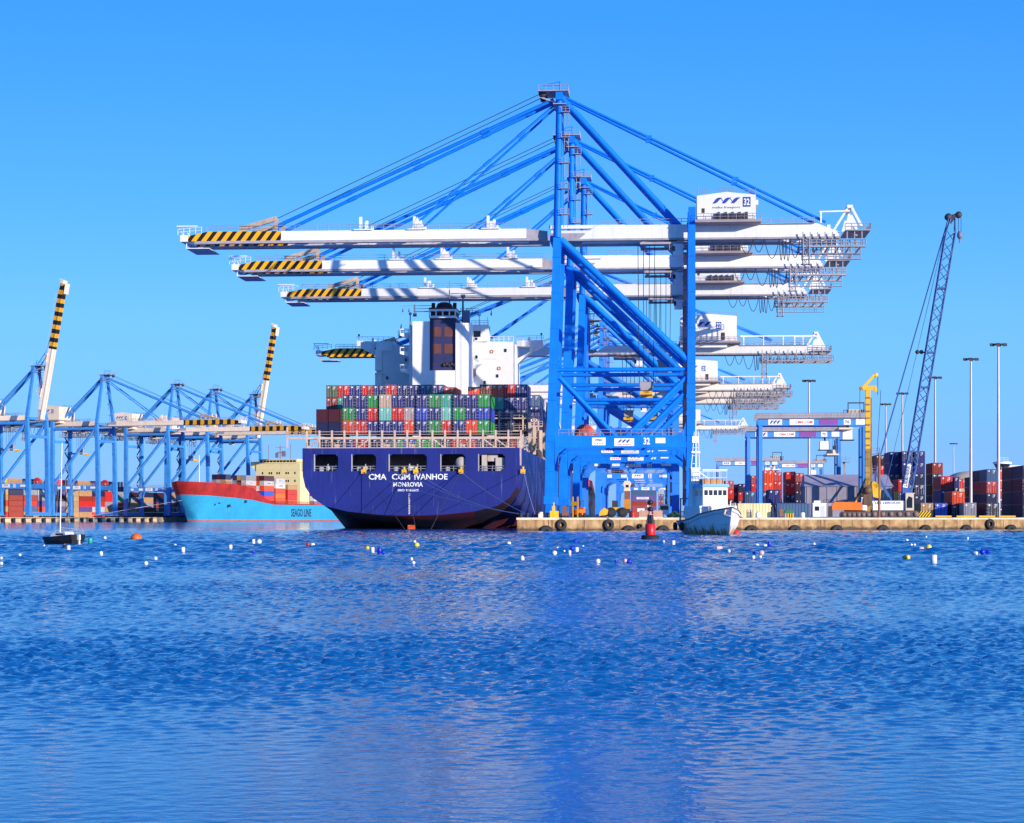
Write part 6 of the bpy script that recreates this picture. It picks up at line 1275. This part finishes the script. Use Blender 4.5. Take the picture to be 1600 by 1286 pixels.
    mb.box(.6, 3.3, 10.3, 1.7, 3.9, 10.5); mb.box(.8, 3.4, 11.6, 1.6, 3.8, 12.4); mb.bar((1.1, 3.6, 8.2), (-2.2, 1.2, 6.5), .12); mb.build('mast', SHIPW, root)
    mb = MB(); mb.tube((2.1, .4, 1.7), (2.1, .4, 4.6), .09, 0, 6); mb.tube((-2.1, .4, 1.7), (-2.1, .4, 4.6), .09, 0, 6); mb.bar((-2.2, .4, 4.6), (2.2, .4, 4.6), .14); mb.rail((2.2, .2, 1.75), (2.3, 3, 1.8), 1.2, .7, .04); mb.lathe((1.2, 1.2, 2.4), [(0, -.5), (.6, -.5), (.6, .5), (0, .5)], 12, 0, 'x'); mb.build('stern_gantry', paint('gantry_dark', (.14, .15, .2), .6, .2, .3), root)
    mb = MB(); mb.rail((-2.0, 8.6, 2.3), (-1.3, 12, 3.0), .9, .7, .035); mb.rail((2.0, 8.6, 2.3), (1.3, 12, 3.0), .9, .7, .035); mb.build('bow_rail', SHIPW, root)
    mb = MB(); mb.bar((-2.0, 5, 2.6), (-2.0, 5, 4.2), .1); mb.bar((-2.0, 8, 2.6), (-2.0, 8, 4.2), .1); mb.box(-2.75, 4.6, 2.0, -1.95, 8.4, 4.2) if False else None; mb.rail((-2.5, 4.4, 2.0), (-2.5, 8.4, 2.3), 1.7, .9, .06); mb.build('side_rail', CREAM, root)
    for y, s in ((3.4, 1), (.6, 1)):
        mb = MB(); mb.lathe((2.85*s, y, 1.1), [(.2, -.12), (.5, -.16), (.55, 0), (.5, .16), (.2, .12)], 16, 0, 'x'); mb.build('tyre', RUBBER, root)
    mb = MB(); mb.bar((.5, 14.0, 3.2), (.75, 14.2, 2.6), .14); mb.bar((.75, 14.2, 2.6), (.2, 14.8, 2.4), .14); mb.build('anchor', CREAM, root)
    rp_ = MB(); bpos = at(1150, 835, 269); pb = root.matrix_world if False else None
    M = Matrix.Translation(Vector(root.location)) @ Matrix.Rotation(R(180+a), 4, 'Z') @ Matrix.Diagonal((1.08, 1.05, 1.06, 1)); A = M @ Vector((0, 14.2, 1.6)); B = Vector((bpos.x-.35, bpos.y, .35))
    rp_.path([A.lerp(B, t/6)-Vector((0, 0, .5*t/6*(1-t/6))) for t in range(7)], .04, 0, 5); tag(rp_.build('mooring_rope', DARK), 'dark mooring line from the fishing boat bow to its red float', 'rope')
    r = thing('mooring_buoy', 'red conical float at the bow of the white fishing boat', 'buoy', (bpos.x, bpos.y, 0), 0, 'mooring buoys')
    mb = MB(); mb.lathe((0, 0, 0), [(0, -.4), (.55, -.2), (.62, .15), (.4, .5), (.12, .7), (0, .72)], 18); mb.build('float', RED, r); mb = MB(); mb.lathe((0, 0, .7), [(.07, 0), (.07, .14), (0, .14)], 8); mb.build('eye', DARK, r)
fishing_boat()
def sailboat():
    Y = 172.0; root = thing('sailboat', 'small black hulled sailboat with white cabin and bare tall mast', 'sailboat', (at(96, 0, Y).x, Y, 0), R(56)); root.scale = (.8, .8, .88)
    zs = [[(.1, -2.35, .1), (.75, -2.35, .15), (.98, -2.4, .5), (1.02, -2.45, .98)], [(.1, -1, -.3), (.95, -1, -.05), (1.18, -1, .4), (1.22, -1, .86)], [(.1, .5, -.35), (.9, .5, -.05), (1.1, .5, .4), (1.16, .5, .76)], [(.1, 1.7, -.3), (.5, 1.7, -.05), (.7, 1.75, .4), (.8, 1.8, .72)], [(0, 2.4, -.2), (0, 2.5, 0), (0, 2.7, .4), (0, 2.95, .74)]]
    mb = MB(); mb.loft(zs, smooth=True); hp = [p[3] for p in zs]; mb.add([(x*s, y, z-.02) for s in (1, -1) for x, y, z in hp], [(i, i+1, i+6, i+5) for i in range(4)], 1); mb.add([(-1.0, -2.43, .97), (1.0, -2.43, .97), (.75, -2.35, .1), (-.75, -2.35, .1)], [(0, 1, 2, 3)])
    mb.build('hull', [BLACK, SHIPW], root)
    mb = MB(); mb.prism([(-1.3, .75), (-1.1, 1.22), (.7, 1.12), (1.1, .74)], -.62, .62, 0, 'x'); c = mb.build('cabin', SHIPW, root)
    for s in (-1, 1): mb = MB(); mb.box(s*.62-.02, -.9, .9, s*.62+.02, .2, 1.07); mb.build('window', GLASS, c)
    mb = MB(); mb.tube((0, .2, 1.0), (-.25, -.35, 9.7), .065, 0, 8, .045); mb.build('mast', SHIPW, root)
    mb = MB()
    for p in ((0, 2.8, .74), (1.1, -.2, .8), (-1.1, -.2, .8), (.9, -2.3, .95)): mb.tube((-.24, -.33, 9.4 if abs(p[1]) < 2.5 else 6.5), p, .012, 0, 4)
    mb.build('rigging', POLE, root)
    mb = MB(); mb.tube((0, .1, 1.6), (0, -2.2, 1.45), .045, 0, 6); mb.build('boom', SHIPW, root)
    mb = MB(); mb.box(-.12, -2.7, .45, .12, -2.42, .95); mb.box(-.07, -2.7, -.3, .07, -2.5, .4); mb.build('outboard_motor', SHIPW, root)
    mb = MB(); mb.rail((-.9, -2.3, .95), (.9, -2.3, .95), .4, .6, .02); mb.build('stern_rail', POLE, root)
sailboat()
def nav_buoy():
    Y = 212.0; root = thing('navigation_buoy', 'red and black navigation buoy with two black ball topmarks', 'buoy', (at(1016, 0, Y).x, Y, 0), 0); root.scale = (1.05, 1.05, .93)
    mb = MB(); mb.lathe((0, 0, 0), [(0, -.4), (.75, -.3), (.9, 0), (.9, .3), (.78, .45), (0, .5)], 22); mb.build('float', RUBBER, root)
    mb = MB(); mb.lathe((0, 0, .45), [(.46, 0), (.5, .15), (.5, 1.2), (.38, 1.3), (0, 1.3)], 18); mb.build('drum', paint('buoy_red', (.75, .012, .02), .4, .08, .1), root)
    mb = MB()
    for k in range(4): a = k*math.pi/2+.4; mb.bar((.42*math.cos(a), .42*math.sin(a), 1.7), (.26*math.cos(a), .26*math.sin(a), 2.75), .09)
    mb.lathe((0, 0, 1.72), [(.3, 0), (.22, 1.0), (0, 1.0)], 10); mb.build('tower', DARK, root)
    mb = MB(); mb.lathe((0, 0, 2.72), [(.22, 0), (.22, .08), (.12, .1), (.12, .5), (0, .5)], 12); mb.build('lantern', paint('lantern_pink', (.8, .4, .4), .3), root)
    mb = MB(); mb.tube((0, 0, 2.8), (0, 0, 4.55), .03, 0, 6); mb.build('topmark_pole', DARK, root)
    for z in (3.35, 4.1): mb = MB(); mb.ball((0, 0, z), .28, 0, 16); mb.build('topmark_ball', BLACK, root)
    mb = MB(); mb.box(-.3, .1, 3.6, .05, .16, 3.85); mb.box(-.38, .1, 3.95, -.3, .16, 4.3); mb.build('radar_reflector', CREAM, root)
nav_buoy()
# ------------------------------------------------------------------ small mooring buoys scattered over the bay
def buoys():
    pal = {'w': paint('buoy_white', (.82, .80, .78), .4, .05, .25), 'y': paint('buoy_yellow', (.80, .62, .06), .4, .1, .2), 'b': paint('buoy_blue', (.01, .03, .55), .4, .1, .1), 'k': RUBBER, 'p': paint('buoy_pink', (.75, .5, .5), .4, .1, .3), 'g': paint('buoy_teal', (.02, .38, .30), .4, .1, .1), 'r': RED, 'o': paint('buoy_orange', (.75, .14, .01), .45, .12, .3)}
    nm = {'w': 'white', 'y': 'yellow', 'b': 'blue', 'k': 'black', 'p': 'pinkish', 'g': 'teal', 'r': 'red', 'o': 'orange'}
    # column, waterline row, width in photo pixels, colour, form: ball, can (upright), cone (with stick), jug (lying)
    L = [(2, 876, 5, 'w', 'ball'), (2, 885, 6, 'w', 'ball'), (31, 871, 5, 'w', 'ball'), (101, 858, 7, 'k', 'ball'), (107, 861, 6, 'w', 'can'), (69, 855, 3, 'w', 'ball'), (141, 850, 7, 'g', 'can'), (164, 843, 5, 'w', 'ball'), (158, 868, 6, 'w', 'cone'), (213, 843, 18, 'o', 'dome'),
         (228, 885, 7, 'w', 'ball'), (243, 877, 6, 'w', 'ball'), (230, 876, 3, 'g', 'ball'), (274, 854, 5, 'w', 'jug'), (286, 864, 6, 'w', 'can'), (360, 860, 6, 'w', 'can'), (396, 850, 5, 'w', 'can'), (405, 850, 8, 'w', 'ball'), (396, 866, 8, 'b', 'jug'), (481, 854, 6, 'r', 'ball'), (489, 854, 8, 'w', 'jug'),
         (574, 860, 7, 'y', 'ball'), (582, 864, 6, 'w', 'can'), (593, 866, 7, 'b', 'can'), (599, 867, 6, 'b', 'ball'), (648, 850, 6, 'w', 'cone'), (651, 856, 9, 'y', 'ball'), (643, 877, 5, 'w', 'cone'), (646, 884, 6, 'w', 'ball'), (795, 853, 7, 'w', 'ball'), (816, 876, 7, 'w', 'cone'), (871, 860, 5, 'w', 'cone'), (866, 868, 12, 'w', 'jug'), (881, 864, 5, 'w', 'jug'),
         (899, 850, 8, 'b', 'ball'), (894, 861, 8, 'b', 'ball'), (901, 864, 6, 'w', 'can'), (890, 868, 5, 'w', 'can'), (911, 856, 3, 'w', 'ball'), (934, 882, 8, 'w', 'ball'), (962, 881, 7, 'b', 'jug'), (977, 881, 7, 'p', 'ball'), (983, 881, 10, 'b', 'dome'), (1037, 849, 4, 'w', 'ball'), (1052, 853, 6, 'w', 'can'), (1057, 852, 5, 'b', 'jug'),
         (1124, 860, 11, 'p', 'jug'), (1139, 864, 5, 'w', 'cone'), (1183, 855, 8, 'w', 'jug'), (1196, 855, 6, 'w', 'jug'), (1202, 855, 6, 'b', 'can'), (1190, 868, 13, 'p', 'jug'), (1179, 867, 7, 'b', 'jug'), (1177, 875, 6, 'w', 'ball'), (1188, 874, 5, 'w', 'ball'), (1272, 853, 5, 'w', 'cone'),
         (1417, 847, 5, 'w', 'ball'), (1447, 841, 3, 'w', 'ball'), (1424, 854, 4, 'w', 'ball'), (1429, 854, 4, 'w', 'ball'), (1440, 860, 8, 'p', 'jug'), (1451, 860, 10, 'y', 'ball'), (1416, 875, 12, 'y', 'jug'), (1459, 881, 10, 'w', 'can'), (1512, 844, 3, 'w', 'can'), (1523, 868, 9, 'w', 'jug'), (1535, 867, 9, 'b', 'ball'), (1543, 866, 9, 'b', 'jug')]
    L.sort()
    for k, (px, py, w, c, form) in enumerate(L):
        Y = HC*S/(py-YH); d = w*Y/S; x = (px-800)/S*Y; r_ = d/2
        r = thing('mooring_buoy', f'{"small" if w < 8 else "larger"} {nm[c]} {dict(ball="round", can="upright", cone="pointed", jug="lying", dome="half dome")[form]} buoy, {ORD[k]} from left floating in the bay', 'buoy', (x, Y, .10 if Y > 60 else .03), (k*1.7) % 3 if form == 'jug' else 0, 'mooring buoys')
        mb = MB(); ey = MB()
        if form == 'ball': mb.ball((0, 0, r_*.45), r_, 0, 14); ey.lathe((0, 0, r_*1.4), [(r_*.2, 0), (r_*.16, r_*.3), (0, r_*.3)], 8)
        elif form == 'can': mb.lathe((0, 0, 0), [(0, -r_), (r_, -r_*.9), (r_, r_*1.9), (r_*.8, r_*2.2), (0, r_*2.25)], 14); ey.lathe((0, 0, r_*2.2), [(r_*.25, 0), (r_*.2, r_*.3), (0, r_*.3)], 8)
        elif form == 'cone': mb.lathe((0, 0, 0), [(0, -r_), (r_, -r_*.3), (r_*.9, r_*.7), (r_*.3, r_*1.4), (0, r_*1.5)], 12); ey.tube((0, 0, r_), (r_*.2, 0, r_*3.2), r_*.14, 0, 5)
        elif form == 'dome': mb.ball((0, 0, r_*.1), r_, 0, 18, .8); ey.lathe((r_*.2, 0, r_*.85), [(r_*.2, 0), (r_*.1, r_*.1), (0, r_*.1)], 8)
        else: mb.lathe((0, 0, r_*.25), [(0, -r_), (r_*.5, -r_), (r_*.62, -r_*.8), (r_*.62, r_*.5), (r_*.3, r_*.85), (r_*.3, r_), (0, r_)], 12, 0, 'x'); ey.lathe((0, 0, r_*.25), [(r_*.34, r_*.9), (r_*.34, r_*1.1), (0, r_*1.1)], 8, 0, 'x')
        mb.build('float', pal[c], r); ey.build('cap', DARK if c != 'k' else STEEL, r)
buoys()
